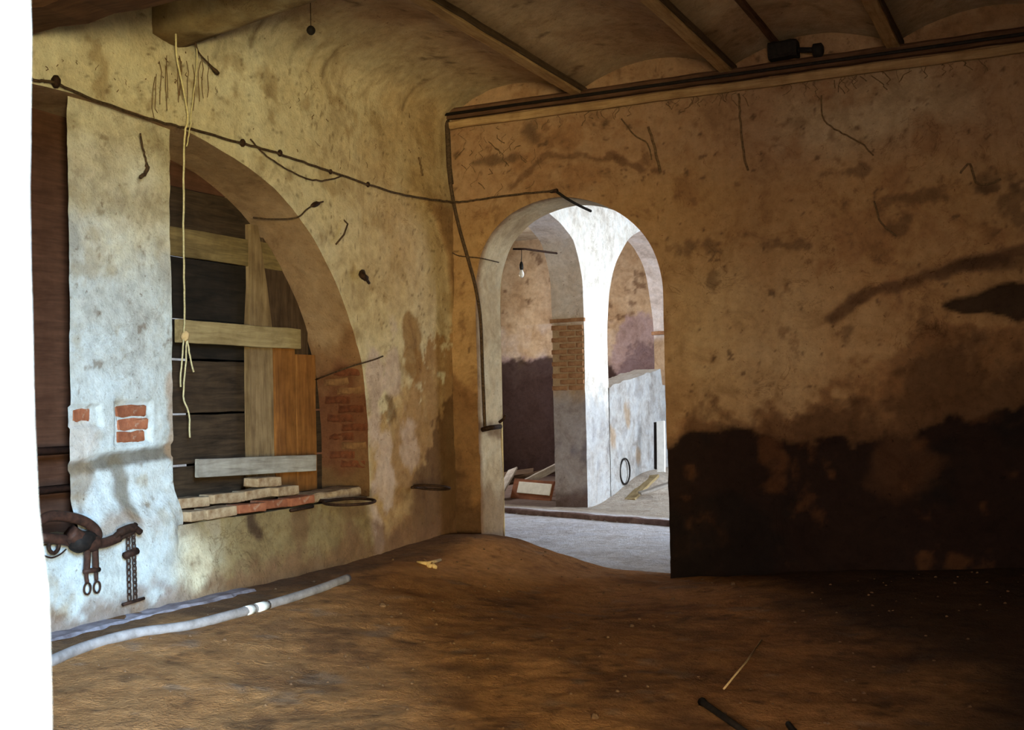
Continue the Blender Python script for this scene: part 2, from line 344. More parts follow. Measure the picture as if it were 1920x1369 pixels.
m = (1 - sstep(1.55, 1.85, zl + 0.3 * fbm(arc, dd, 5, 4, 65))) * (yl > -3); sc = mixc(sc, (0.15, 0.055, 0.03), 0.85 * m)
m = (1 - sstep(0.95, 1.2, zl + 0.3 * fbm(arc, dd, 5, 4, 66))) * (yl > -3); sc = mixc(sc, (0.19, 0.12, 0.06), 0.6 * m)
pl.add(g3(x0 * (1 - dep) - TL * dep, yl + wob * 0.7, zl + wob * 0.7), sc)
ys = np.linspace(YL0, YL1, 120); xs = np.linspace(0, -TL, 14); yg, xg = np.meshgrid(ys, xs, indexing='ij')
x0 = left_disp(yg, np.full_like(yg, SILL)); k = (-xg / TL)
scol = mixc(np.broadcast_to(np.array((0.40, 0.31, 0.19)), yg.shape + (3,)).copy(), (0.17, 0.09, 0.045), sstep(-0.1, 0.3, fbm(yg, xg, 4, 4, 67)))
pl.add(g3(x0 * (1 - k) + xg * k, yg, SILL + 0.02 * fbm(yg, xg, 6, 4, 68) * np.minimum(1, k * 5)), scol)
# outer face
yo = np.array([[-8.45, -8.45], [YL0, YL0]]); 
for (a, b, z0, z1) in ((-8.45, YL0, -0.1, ZTOP), (YL1, 0.02, -0.1, ZTOP), (YL0, YL1, -0.1, SILL)):
    pl.add(g3(np.full((2, 2), -TL), np.array([[a, a], [b, b]]), np.array([[z0, z1], [z0, z1]])), np.array(TAN))
yy = np.repeat(ARCHL[:, :1], 2, 1); zz = np.stack([ARCHL[:, 1], np.full(len(ARCHL), ZTOP)], -1); pl.add(g3(np.full_like(yy, -TL), yy, zz), np.array(TAN))
wall_left = tag(pl.build('wall_left', M_PLASTER), 'lime-washed plaster wall with the wide arch and manger wall', None, None, 'structure')

# exposed bricks on the arch jamb
def brick_mesh(name, L, W, H, mat, n=3, rough=0.006):
    bm = bmesh.new(); bmesh.ops.create_cube(bm, size=1)
    bmesh.ops.subdivide_edges(bm, edges=[e for e in bm.edges if abs((e.verts[0].co - e.verts[1].co).x) > 0.5], cuts=n)
    for v in bm.verts: v.co = Vector((v.co.x * L, v.co.y * W, v.co.z * H))
    bmesh.ops.bevel(bm, geom=[e for e in bm.edges if len(e.link_faces) == 2 and e.calc_face_angle() > 1], offset=0.006, segments=1, affect='EDGES')
    for v in bm.verts: v.co += Vector((random.uniform(-1, 1), random.uniform(-1, 1), random.uniform(-1, 1))) * rough
    me = bpy.data.meshes.new(name); bm.to_mesh(me); bm.free(); me.materials.append(mat); return me
jb = [brick_mesh('jamb_brick', 0.24, 0.10, 0.058, M_BRICKDARK) for _ in range(3)]
jbp = [brick_mesh('jamb_brick_pale', 0.24, 0.10, 0.058, m_noise('brown_brick', (0.10, 0.045, 0.024), (0.24, 0.125, 0.06), 12, .95, 0, .6, .01))]
for r in range(11):
    z = 1.02 + r * 0.074
    for k in range(2):
        if random.random() < 0.12: continue
        x = -0.135 - 0.26 * k - (0.12 if r % 2 else 0.0) - random.uniform(0, 0.02)
        if x < -TL + 0.16: continue
        yj = float(np.interp(z, ARCHL[::-1, 1][:40], ARCHL[::-1, 0][:40])) if z > SPZ else YL1
        o = bpy.data.objects.new('brick', (jb + jbp)[random.randrange(4)]); COL.objects.link(o)
        o.location = (x, yj + 0.042 + random.uniform(-.004, .006), z); o.rotation_euler = (random.uniform(-.03, .03), random.uniform(-.02, .02), random.uniform(-.04, .04)); under(o, wall_left)

# ------------------------------------------------------------------ pillar standing in the arch
def pil_x(y, z):
    d = -0.07 + 0.010 * fbm(y, z, 2.2, 4, 71) + 0.006 * fbm(y, z, 11, 3, 72)
    for (yc, zc, ry, rz) in ((-3.89, 1.415, 0.15, 0.125), (-4.27, 1.46, 0.12, 0.06)):
        q = np.maximum(np.abs(y - yc) / ry, np.abs(z - zc) / rz) + 0.15 * fbm(y, z, 8, 3, 73); d = d - 0.022 * (1 - sstep(0.92, 1.08, q))
    d = d - 0.02 * stroke(y, z, [(-4.40, 1.17), (-4.1, 1.20), (-3.5, 1.24)], 0.035, 0.4, 0.6, 6, 74)
    return d
def pil_col(y, z):
    c = np.broadcast_to(np.array((0.70, 0.66, 0.56)), np.shape(y) + (3,)).copy()
    c = mixc(c, (0.58, 0.51, 0.34), 0.7 * sstep(-0.2, 0.5, fbm(y, z, 2.0, 4, 81)) * sstep(1.9, 2.6, z))
    c = mixc(c, (0.62, 0.67, 0.72), 0.95 * below(y, z, [(-4.5, 2.55), (-3.5, 2.35)], 0.25, 0.35, 2.5, 80))  # sky light painted in as bluish white on the lower pillar
    c = mixc(c, (0.42, 0.36, 0.27), 0.6 * sstep(0.22, 0.5, fbm(y, z, 6, 5, 82)))
    c = mixc(c, (0.20, 0.13, 0.07), 0.6 * sstep(0.40, 0.62, fbm(y, z, 12, 4, 83)))
    c = mixc(c, (0.45, 0.38, 0.26), 0.6 * stroke(y, z, [(-4.4, 2.72), (-4.0, 2.72), (-3.6, 2.75)], 0.08, 0.6, 0.7, 6, 84))
    c = mixc(c, (0.62, 0.55, 0.52), 0.7 * blob(y, z, (-4.33, 1.30), (0.13, 0.16), 0.3, 0.6, 8, 85))
    c = mixc(c, (0.13, 0.095, 0.06), 0.85 * stroke(y, z, [(-4.40, 1.15), (-4.1, 1.19), (-3.85, 1.20), (-3.5, 1.24)], 0.045, 0.45, 0.8, 7, 86))
    c = mixc(c, (0.17, 0.13, 0.085), 0.8 * stroke(y, z, [(-4.03, 1.17), (-4.0, 1.05), (-3.98, 0.93), (-3.93, 0.85)], 0.055, 0.5, 0.9, 7, 87))
    c = mixc(c, (0.28, 0.20, 0.13), 0.7 * blob(y, z, (-4.33, 1.08), (0.10, 0.12), 0.4, 0.7, 8, 88))
    c = mixc(c, (0.36, 0.22, 0.13), 0.6 * blob(y, z, (-4.02, 0.78), (0.2, 0.09), 0.4, 0.8, 8, 89))
    c = mixc(c, (0.42, 0.26, 0.16), 0.6 * stroke(y, z, [(-3.56, 1.2), (-3.56, 1.7)], 0.04, 0.5, 0.9, 8, 90))
    return c
pp = Patches(); PY0, PY1 = -4.385, -3.555
za = np.linspace(0.46, 3.32, 210); ya = np.linspace(0, 1, 70); yg, zg = np.meshgrid(ya, za, indexing='ij')
edge0 = PY0 + 0.010 * fbm(zg, zg * 0, 3, 4, 91); edge1 = PY1 + 0.012 * fbm(zg, zg * 0 + 5, 3, 4, 92) + 0.03 * (1 - sstep(0.72, 1.15, zg))
kpar = yg.copy(); yg = edge0 * (1 - yg) + edge1 * yg
def pil_front(y, z, k):
    w_ = left_disp(y, np.minimum(z, SILL)); m = 1 - sstep(0.74, 1.0, z)
    x = pil_x(y, z) * (1 - m) + (w_ + 0.012) * m - 0.03 * (1 - sstep(0.46, 0.68, z))
    return x - 0.035 * (1 - np.minimum(sstep(0, 0.14, k), sstep(0, 0.14, 1 - k))) * (1 - sstep(0.72, 0.86, z))
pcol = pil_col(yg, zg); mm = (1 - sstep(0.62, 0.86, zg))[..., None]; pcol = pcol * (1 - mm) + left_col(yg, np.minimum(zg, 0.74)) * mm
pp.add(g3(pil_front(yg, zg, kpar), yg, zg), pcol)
for side in (0, -1):      # the side facing the door is splayed back, the other is square
    kk = np.linspace(0, 1, 12)[:, None]; y1 = yg[side][None]; z1 = zg[side][None]; xf = pil_front(y1, z1, kpar[side][None])
    dx = (-0.30 if side == 0 else -0.36) - xf; dy = 0.36 if side == 0 else 0.0
    Y = y1 + dy * kk + 0.008 * fbm(kk * 2 + 0 * z1, z1 + 0 * kk, 5, 3, 94) * np.minimum(1, kk * 5); X = xf + dx * kk
    pp.add(g3(X, Y, z1 + 0 * kk), np.array((0.45, 0.38, 0.28)))
wall_pillar = tag(pp.build('wall_pillar', M_PLASTER), 'whitewashed plaster pillar standing under the wide arch', None, None, 'structure')
pb = [brick_mesh('pillar_brick', 0.235, 0.10, 0.062, M_BRICK) for _ in range(2)]
for (yc, zc, wd) in ((-3.90, 1.485, 1.05), (-3.885, 1.405, 1.05), (-3.90, 1.328, 0.95), (-4.29, 1.468, 0.5)):
    o = bpy.data.objects.new('brick', pb[random.randrange(2)]); COL.objects.link(o); o.location = (pil_x(np.array(yc), np.array(zc)).item() - (0.040 if wd > .6 else 0.012), yc, zc)
    o.rotation_euler = (random.uniform(-.02, .02), 0, math.pi / 2 + random.uniform(-.03, .03)); o.scale = (wd, 1 if wd > .6 else .42, 1.08); under(o, wall_pillar)

# ------------------------------------------------------------------ back wall (y = 0) with the arched doorway
TB = 0.5
DOOR = smooth_pl([(0.25, 1.9), (0.25, 2.4), (0.27, 2.66), (0.33, 2.86), (0.45, 3.04), (0.69, 3.20), (1.06, 3.275), (1.42, 3.20), (1.72, 3.03), (1.92, 2.79), (2.01, 2.5), (2.02, 2.2), (2.02, 1.9)], 150)
XB1 = 8.0
DADO = [PBk(*p) for p in ((1200, 860), (1262, 828), (1290, 800), (1400, 797), (1470, 800), (1490, 818), (1600, 822), (1650, 812), (1720, 800), (1800, 780), (1920, 760))] + [(6.5, 1.6), (8, 1.6)]
BROWN = [PBk(*p) for p in ((1240, 900), (1300, 810), (1420, 770), (1500, 745), (1560, 700), (1640, 680), (1700, 640), (1780, 610), (1920, 590))] + [(6.5, 2.4), (8, 2.4)]
HOLE = [PBk(*p) for p in ((1768, 573), (1800, 566), (1850, 552), (1890, 536), (1940, 530), (2000, 528))]
def hole_mask(x, z):
    top = np.interp(x, [PBk(q, 560)[0] for q in (1765, 1790, 1830, 1870, 1900, 1960, 2060)], [PBk(1765, 572)[1], PBk(1790, 560)[1], PBk(1830, 553)[1], PBk(1870, 535)[1], PBk(1900, 528)[1], PBk(1960, 532)[1], PBk(2060, 560)[1]])
    bot = np.interp(x, [PBk(q, 580)[0] for q in (1765, 1800, 1850, 1885, 1905, 1960, 2060)], [PBk(1765, 574)[1], PBk(1800, 588)[1], PBk(1850, 584)[1], PBk(1885, 592)[1], PBk(1905, 603)[1], PBk(1960, 592)[1], PBk(2060, 561)[1]])
    nz = 0.015 * fbm(x, z, 12, 4, 101)
    return sstep(-0.012, 0.012, top - z + nz) * sstep(-0.012, 0.012, z - bot + nz) * (x > PBk(1767, 570)[0]) * (x < PBk(2058, 570)[0])
RIDGE = [PBk(*p) for p in ((1560, 600), (1600, 566), (1650, 540), (1710, 527), (1760, 515), (1800, 500), (1860, 488), (1920, 470), (2000, 455))]
def dado_mask(x, z): return below(x, z, DADO, 0.03, 0.16, 2.6, 103)
def back_disp(x, z):
    d = 0.014 * fbm(x, z, 1.2, 4, 111) + 0.008 * fbm(x, z, 7, 4, 112)
    d = d + 0.05 * hole_mask(x, z) + 0.022 * dado_mask(x, z) * (1 + 0.8 * fbm(x, z, 9, 4, 113))
    rx = np.interp(x, [p[0] for p in RIDGE], [p[1] for p in RIDGE]); on = sstep(RIDGE[0][0] - 0.1, RIDGE[0][0] + 0.3, x)
    d = d - 0.035 * on * np.exp(-((z - rx + 0.10) / 0.13) ** 2)
    cr = [PBk(*p) for p in ((960, 350), (1000, 310), (1040, 290), (1090, 292), (1140, 298), (1200, 318), (1235, 320))]
    d = d + 0.012 * stroke(x, z, cr, 0.035, 0.5, 0.8, 7, 115)
    return d
def back_col(x, z):
    c = np.broadcast_to(np.array((0.39, 0.225, 0.108)), np.shape(x) + (3,)).copy()
    c = mixc(c, (0.46, 0.285, 0.145), 0.8 * sstep(-0.25, 0.4, fbm(x, z, 1.1, 5, 121)))
    c = mixc(c, (0.37, 0.22, 0.14), 0.7 * sstep(3.0, 3.6, z + 0.3 * fbm(x, z, 1.5, 4, 122)))
    c = mixc(c, (0.58, 0.42, 0.25), 0.55 * blob(x, z, PBk(1420, 640), (0.75, 0.6), 0.6, 0.5, 2, 123))
    c = mixc(c, (0.52, 0.42, 0.30), 0.5 * blob(x, z, PBk(1640, 210), (0.6, 0.3), 0.6, 0.5, 2, 124))
    c = mixc(c, (0.27, 0.13, 0.06), 0.55 * sstep(0.10, 0.45, fbm(x, z, 2.6, 5, 125)))
    c = mixc(c, (0.16, 0.08, 0.04), 0.5 * sstep(0.38, 0.55, fbm(x, z, 9, 4, 126)))
    c = mixc(c, (0.09, 0.05, 0.03), 0.7 * sstep(0.52, 0.66, fbm(x, z, 16, 3, 127)))
    # flaking and soot under the cornice and around the doorway, darker along the ridge
    c = mixc(c, (0.15, 0.075, 0.04), 0.75 * stroke(x, z, [PBk(*p) for p in ((960, 350), (1000, 312), (1025, 290), (1060, 296), (1090, 288), (1120, 300), (1150, 294), (1200, 318), (1235, 320))], 0.026, 0.5, 1.7, 12, 128))
    c = mixc(c, (0.11, 0.06, 0.035), 0.8 * blob(x, z, PBk(930, 300), (0.28, 0.05), 0.4, 0.9, 9, 129))
    c = mixc(c, (0.11, 0.06, 0.035), 0.8 * blob(x, z, PBk(995, 245), (0.10, 0.10), 0.4, 0.9, 9, 130))
    for (px, py, rx, rz) in ((1730, 370, 0.28, 0.05), (1850, 345, 0.15, 0.05), (1900, 390, 0.12, 0.12), (1680, 420, 0.07, 0.08), (1480, 460, 0.15, 0.03), (1340, 530, 0.05, 0.07), (1600, 320, 0.2, 0.03), (1320, 460, 0.2, 0.05), (1590, 625, 0.03, 0.05), (1465, 145, 0.2, .02)):
        c = mixc(c, (0.085, 0.045, 0.025), 0.55 * blob(x, z, PBk(px, py), (rx * 1.1, rz * 1.1), 0.5, 1.9, 12, 131))
    c = mixc(c, (0.10, 0.05, 0.028), 0.8 * stroke(x, z, RIDGE, 0.045, 0.6, 1.3, 8, 132))
    c = mixc(c, (0.07, 0.035, 0.02), 0.75 * blob(x, z, PBk(1850, 495), (0.4, 0.07), 0.5, 0.6, 6, 133))
    c = mixc(c, (0.20, 0.10, 0.045), 0.8 * below(x, z, BROWN, 0.10, 0.5, 2.2, 134) * (x > 1.8))
    c = mixc(c, (0.085, 0.043, 0.022), 0.75 * below(x, z, [(a, b - 0.22) for a, b in BROWN], 0.14, 0.6, 2.4, 141) * (x > 1.8))
    c = mixc(c, (0.12, 0.06, 0.03), 0.6 * below(x, z, [(a, b + 0.10) for a, b in DADO], 0.10, 0.4, 3, 135) * (x > 1.8))
    # left of the doorway: brown, dirty towards the floor
    c = mixc(c, (0.20, 0.10, 0.045), 0.8 * below(x, z, [(-0.1, 1.7), (0.3, 1.5)], 0.12, 0.4, 3, 136) * (x < 0.6))
    c = mixc(c, (0.09, 0.045, 0.025), 0.8 * below(x, z, [(-0.1, 1.1), (0.1, 0.8), (0.3, 0.45)], 0.12, 0.3, 3, 137) * (x < 0.6))
    d = dado_mask(x, z) * (x > 1.5); dk = mixc(np.broadcast_to(DRK, c.shape).copy(), (0.085, 0.036, 0.016), sstep(0.15, 0.5, fbm(x, z, 4.5, 5, 138)))
    dk = mixc(dk, (0.012, 0.008, 0.007), 0.8 * sstep(0.0, 0.35, fbm(x, z, 2.2, 5, 139)))
    dk = mixc(dk, (0.12, 0.055, 0.026), 0.5 * blob(x, z, PBk(1690, 870), (0.22, 0.22), 0.5, 0.7, 5, 140))
    c = c * (1 - d[..., None]) + dk * d[..., None]
    h = hole_mask(x, z); c = mixc(c, (0.035, 0.02, 0.014), 0.95 * h)
    return c
pb_ = Patches(); ZB1 = 4.45
xl, xr = DOOR[0, 0], DOOR[-1, 0]; ZS = 1.9
nr = 80; tt = np.linspace(0, 1, nr)[None, :]
xx = np.repeat(DOOR[:, :1], nr, 1); zz = DOOR[:, 1:2] * (1 - tt) + ZB1 * tt; pb_.add(g3(xx, back_disp(xx, zz), zz), back_col(xx, zz))
def face_back(x0, x1, z0, z1, st=0.018):
    xa = np.linspace(x0, x1, max(2, int((x1 - x0) / st))); za = np.linspace(z0, z1, max(2, int((z1 - z0) / st)))
    xg, zg = np.meshgrid(xa, za, indexing='ij'); pb_.add(g3(xg, back_disp(xg, zg), zg), back_col(xg, zg))
face_back(-0.06, xl, -0.1, ZB1); face_back(xr, 5.4, -0.1, ZB1); face_back(5.4, XB1, -0.1, ZB1, 0.06)
jl = np.stack([np.full(60, xl), np.linspace(-0.1, ZS, 61)[:-1]], -1); jr = np.stack([np.full(60, xr), np.linspace(ZS, -0.1, 61)[1:]], -1)
loop = np.concatenate([jl, DOOR, jr]); nd_ = 18; dep = np.linspace(0, 1, nd_)[None, :]
xl_ = np.repeat(loop[:, :1], nd_, 1); zl = np.repeat(loop[:, 1:2], nd_, 1); y0 = back_disp(xl_, zl)
arc = np.cumsum(np.r_[0, np.hypot(*np.diff(loop, axis=0).T)])[:, None] * np.ones((1, nd_)); dd = dep * TB * np.ones_like(xl_)
wob = (0.010 * fbm(arc, dd, 3, 4, 151) + 0.02 * fbm(arc, dd * 0, 1.5, 3, 152) * (zl < 1.6)) * np.minimum(1, dep * 4 + 0.15)
rc = np.broadcast_to(np.array((0.62, 0.54, 0.42)), xl_.shape + (3,)).copy()
rc = mixc(rc, (0.48, 0.37, 0.25), 0.6 * sstep(-0.1, 0.4, fbm(arc, dd, 3, 4, 153)))
rc = mixc(rc, (0.22, 0.12, 0.06), 0.7 * (1 - sstep(0.55, 0.85, zl + 0.2 * fbm(arc, dd, 5, 3, 154))))
rc = mixc(rc, (0.16, 0.09, 0.05), 0.8 * stroke(zl, dd, [(1.28, 0.0), (1.22, 0.5)], 0.05, 0.5, 0.7, 7, 155))
rc = mixc(rc, (0.25, 0.13, 0.06), 0.9 * (1 - sstep(0.0, 0.12, dd + 0.03 * fbm(arc, dd, 8, 3, 156))) )
pb_.add(g3(xl_ + wob, y0 * (1 - dep) + TB * dep, zl + wob * 0.3), rc)
for (a, b, z0, z1) in ((-3.6, xl, -0.1, 4.6), (xr, XB1, -0.1, 4.6)):
    pb_.add(g3(np.array([[a, a], [b, b]]), np.full((2, 2), TB), np.array([[z0, z1], [z0, z1]])), np.array((0.7, 0.65, 0.56)))
xx = np.repeat(DOOR[:, :1], 2, 1); zz = np.stack([DOOR[:, 1], np.full(len(DOOR), 4.6)], -1); pb_.add(g3(xx, np.full_like(xx, TB), zz), np.array((0.6, 0.54, 0.44)))
wall_back = tag(pb_.build('wall_back', M_PLASTER), 'brown stained plaster wall with the arched doorway', None, None, 'structure')

# ------------------------------------------------------------------ ceiling: shallow vaults between joists
JX = [1.31, 2.63, 3.93, 5.25, 6.6]
ed = [0.0] + JX + [XB1]
prof = [(0.0, 4.0), (0.015, 4.05), (0.05, 4.11), (0.13, 4.185), (0.27, 4.26), (0.45, 4.315), (0.66, 4.335), (0.9, 4.315), (1.1, 4.265), (1.31, 4.185)]
px_ = [p[0] for p in prof]; pz_ = [p[1] for p in prof]
for a, b in zip(ed[1:-1], ed[2:]):
    for k in range(1, 17):
        t_ = k / 16; px_.append(a + (b - a) * t_); pz_.append(4.185 + 0.175 * (1 - (2 * t_ - 1) ** 2))
pr = resample(list(zip(px_, pz_)), 330); ya = np.linspace(-8.45, 0.05, 190)
X = np.repeat(pr[:, :1], len(ya), 1); Z = np.repeat(pr[:, 1:2], len(ya), 1); Y = np.broadcast_to(ya, X.shape)
Zd = Z + 0.008 * fbm(X, Y, 1.5, 4, 161) * (X > 0.05)
cc = np.broadcast_to(np.array((0.52, 0.37, 0.25)), X.shape + (3,)).copy()
cc = mixc(cc, (0.52, 0.42, 0.28), 1 - sstep(0.0, 0.9, X)); cc = mixc(cc, (0.36, 0.22, 0.14), 0.7 * sstep(-0.1, 0.45, fbm(X, Y, 1.4, 5, 162)))
cc = mixc(cc, (0.12, 0.07, 0.045), 0.7 * sstep(0.42, 0.6, fbm(X, Y, 8, 4, 163)))
for j in JX: cc = mixc(cc, (0.16, 0.09, 0.05), 0.6 * (1 - sstep(0.05, 0.22, np.abs(X - j + 0.05 * fbm(X, Y, 4, 3, 164)))))
kx = 1 - sstep(0.0, 0.35, X); cc = cc * (1 - kx[..., None]) + left_col(Y, np.full_like(Y, 4.0)) * kx[..., None]; Zd = Z + (Zd - Z) * (1 - kx)
pc = Patches(); pc.add(g3(X + left_disp(Y, np.full_like(Y, 4.0)) * kx, Y, Zd), cc); ceiling = tag(pc.build('ceiling', M_PLASTER), 'shallow plaster vaults between wooden joists', None, None, 'structure')
tp = bpy.data.meshes.new('roof_slab'); bm = bmesh.new()
for j in JX: 
    o = under(board('joist', (j, -8.4, 4.165), (j, 0.02, 4.165), (1, 0, 0), 0.10, 0.07, M_JOIST, 0.003, 30), ceiling)
    under(board('joist_edge', (j + 0.058, -8.4, 4.175), (j + 0.058, 0.02, 4.175), (1, 0, 0), 0.022, 0.05, M_DARKWOOD, 0.003, 30), ceiling)
under(board('thin_joist', (3.03, -8.4, 4.325), (3.03, 0.02, 4.325), (1, 0, 0), 0.045, 0.05, M_BEAM, 0.003, 30), ceiling)

# plastered rib springing from the left wall and the old timber in front of it
rp = Patches(); xs = np.linspace(-0.02, XB1, 160); zb = 3.83 + 0.28 * (1 - ((xs - 4.0) / 4.0) ** 2)
rows = []; cols = []
for (yy_, dz) in ((-3.80, 0.6), (-3.78, 0.0), (-3.70, -0.02), (-3.62, -0.03), (-3.55, -0.03), (-3.48, -0.01), (-3.46, 0.6)):
    yv = np.full_like(xs, yy_) + 0.012 * fbm(xs, xs * 0 + yy_, 3, 3, 171); zv = np.minimum(zb + dz, 4.5) + 0.012 * fbm(xs, xs * 0 + yy_, 4, 3, 172); rows.append(g3(xs, yv, zv))
G = np.stack(rows, 1); nz = fbm(G[..., 0], G[..., 1], 4, 4, 173)
cr = mixc(np.broadcast_to(np.array((0.62, 0.52, 0.32)), G.shape).copy(), (0.40, 0.29, 0.15), sstep(-0.2, 0.4, nz))
cr = mixc(cr, (0.13, 0.075, 0.03), 0.85 * (1 - sstep(0.10, 0.40, G[..., 0] + 0.45 * nz)))
rp.add(G, cr); tag(rp.build('trim_1', M_PLASTER), 'plastered rib crossing the ceiling with a crumbling end', None, None, 'structure')
o = board('timber_beam', (-0.1, -4.92, 3.70), (7.9, -4.92, 3.70), (0, 1, 0), 0.36, 0.34, M_BEAM, 0.02, 40, 0.03)
tag(o, 'dark old timber beam crossing the top left corner', 'beam')

# ------------------------------------------------------------------ front wall (the doorway the camera stands in), right wall
JL, JR, YI, YO = 4.165, 5.95, -8.36, -8.98
fw = Patches()
zs = np.linspace(-0.1, 4.5, 120)
def jamb(xj, y0, y1, sgn, col, amp):
    ks = np.linspace(0, 1, 18); Z, K = np.meshgrid(zs, ks, indexing='ij')
    lean = 0 * Z
    if sgn > 0:
        e = [P(a, b, y=YI) for a, b in ((92, 1369), (86, 1100), (70, 960), (66, 800), (60, 500), (58, 250), (54, 0))]; lean = np.interp(Z, [q.z for q in e], [q.x for q in e]) - xj
    xw = xj + lean + amp * (fbm(Z, K * 0, 2.4, 4, 181) + 0.35 * fbm(Z, K, 7, 3, 182)); return g3(xw, y0 + (y1 - y0) * K, Z)
base = np.array((0.20, 0.192, 0.188))
G = jamb(JL, YO, YI, 1, base, 0.010); cj = mixc(np.broadcast_to(base, G.shape).copy(), (0.085, 0.063, 0.052), 0.85 * (1 - sstep(0.9, 1.35, G[..., 2] + 0.2 * fbm(G[..., 2], G[..., 1], 4, 4, 183))))
fw.add(G, cj)
for yv in (YO, YI):
    xa = np.linspace(-TL, 1, 2); 
    edgeX = G[:, 0 if yv == YO else -1, 0]; kk = np.linspace(0, 1, 14)[None]; X = edgeX[:, None] * (1 - kk ** 2) + (-TL) * kk ** 2; Z = np.repeat(zs[:, None], 14, 1)
    fw.add(g3(X, np.full_like(X, yv), Z), np.array((0.62, 0.55, 0.44)))
G2 = jamb(JR, YO, YI, -1, base, 0.015); fw.add(G2, base)
for yv in (YO, YI):
    edgeX = G2[:, 0 if yv == YO else -1, 0]; kk = np.linspace(0, 1, 4)[None]; X = edgeX[:, None] * (1 - kk) + XB1 * kk; Z = np.repeat(zs[:, None], 4, 1)
    fw.add(g3(X, np.full_like(X, yv), Z), np.array((0.5, 0.4, 0.28)))
LZ = 3.05
for (a, b, c) in (((JL - .05, YO, LZ), (JR + .05, YO, LZ), (0, 0, 4.5 - LZ)), ((JL - .05, YI, LZ), (JR + .05, YI, LZ), (0, 0, 4.5 - LZ)), ((JL - .05, YO, LZ), (JR + .05, YO, LZ), (0, YI - YO, 0))):
    A, B, Cc = Vector(a), Vector(b), Vector(c); fw.add(np.array([[A, A + Cc], [B, B + Cc]], float), base)
tag(fw.build('wall_front', M_PLASTER), 'sunlit white plaster door jamb at the left edge', None, None, 'structure')
wr = Patches(); ya = np.linspace(YI, TB, 60); za = np.linspace(-0.1, 4.5, 40); Y, Z = np.meshgrid(ya, za, indexing='ij')
wr.add(g3(XB1 + 0.012 * fbm(Y, Z, 1.5, 4, 191), Y, Z), back_col(Y + 11, Z)); tag(wr.build('wall_right', M_PLASTER), 'stained plaster wall on the dark side of the stable', None, None, 'structure')

# ------------------------------------------------------------------ floor
def floor_z(x, y):
    zb = np.interp(x, [-1, 0.0, 0.35, 0.6, 1.0, 1.4, 2.0, 3.0, 5.0, 8.0], [0.29, 0.29, 0.285, 0.26, 0.16, 0.05, 0.0, 0.10, 0.22, 0.25])
    zf = np.interp(x, [-1, 0.0, 0.8, 1.6, 3.0, 8.0], [0.29, 0.29, 0.24, 0.15, 0.06, 0.04])
    k = sstep(-3.5, -0.6, y); z = zf * (1 - k) + zb * k
    z = z + 0.018 * fbm(x, y, 1.7, 4, 201) + 0.010 * fbm(x, y, 6, 4, 202)
    z = z + 0.05 * np.exp(-((x - 0.45) / 0.5) ** 2 - ((y + 0.35) / 0.5) ** 2)
    return z * (1 - sstep(0.02, 0.42, y)) - 0.06 * sstep(0.25, 0.6, y)
def floor_col(x, y):
    c = np.broadcast_to(np.array((0.42, 0.20, 0.08)), np.shape(x) + (3,)).copy()
    c = mixc(c, (0.54, 0.27, 0.11), sstep(-0.2, 0.4, fbm(x, y, 0.9, 5, 211)))
    c = mixc(c, (0.22, 0.105, 0.05), 0.7 * sstep(0.05, 0.45, fbm(x, y, 2.6, 5, 212)))
    c = mixc(c, (0.12, 0.06, 0.03), 0.6 * sstep(0.3, 0.55, fbm(x * 1.0, y * 1.0, 9, 4, 213)))
    c = mixc(c, (0.34, 0.24, 0.18), 0.5 * sstep(0.30, 0.55, fbm(x, y, 5, 4, 214)))
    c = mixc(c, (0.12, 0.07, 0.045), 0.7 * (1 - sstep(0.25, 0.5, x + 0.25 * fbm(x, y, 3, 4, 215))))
    dark_right = sstep(-0.5, 0.5, x - np.interp(y, [-6, -4.2, -2.5, -1.2, 0.2], [5.6, 4.7, 3.9, 3.1, 2.3]) + 0.6 * fbm(x, y, 1.3, 4, 216)); c = mixc(c, (0.030, 0.018, 0.014), 0.9 * dark_right)  # earth gets darker towards the right
    return c
fp = Patches(); xa = np.linspace(-0.1, XB1, 300); ya = np.linspace(-9.6, 0.8, 380); X, Y = np.meshgrid(xa, ya, indexing='ij')
fp.add(g3(X, Y, floor_z(X, Y)), floor_col(X, Y)); tag(fp.build('floor', M_EARTH, 0), 'uneven trodden earth floor', None, None, 'structure')
def gz(x, y): return float(floor_z(np.array(float(x)), np.array(float(y))))
yp = Patches(); X, Y = np.meshgrid(np.linspace(-4, 22, 30), np.linspace(-24, -9.0, 20), indexing='ij'); yp.add(g3(X, Y, np.full_like(X, -0.12)), np.array((0.35, 0.30, 0.18))); tag(yp.build('ground', M_EARTH, 0), 'yard ground outside the stable door', None, None, 'structure')


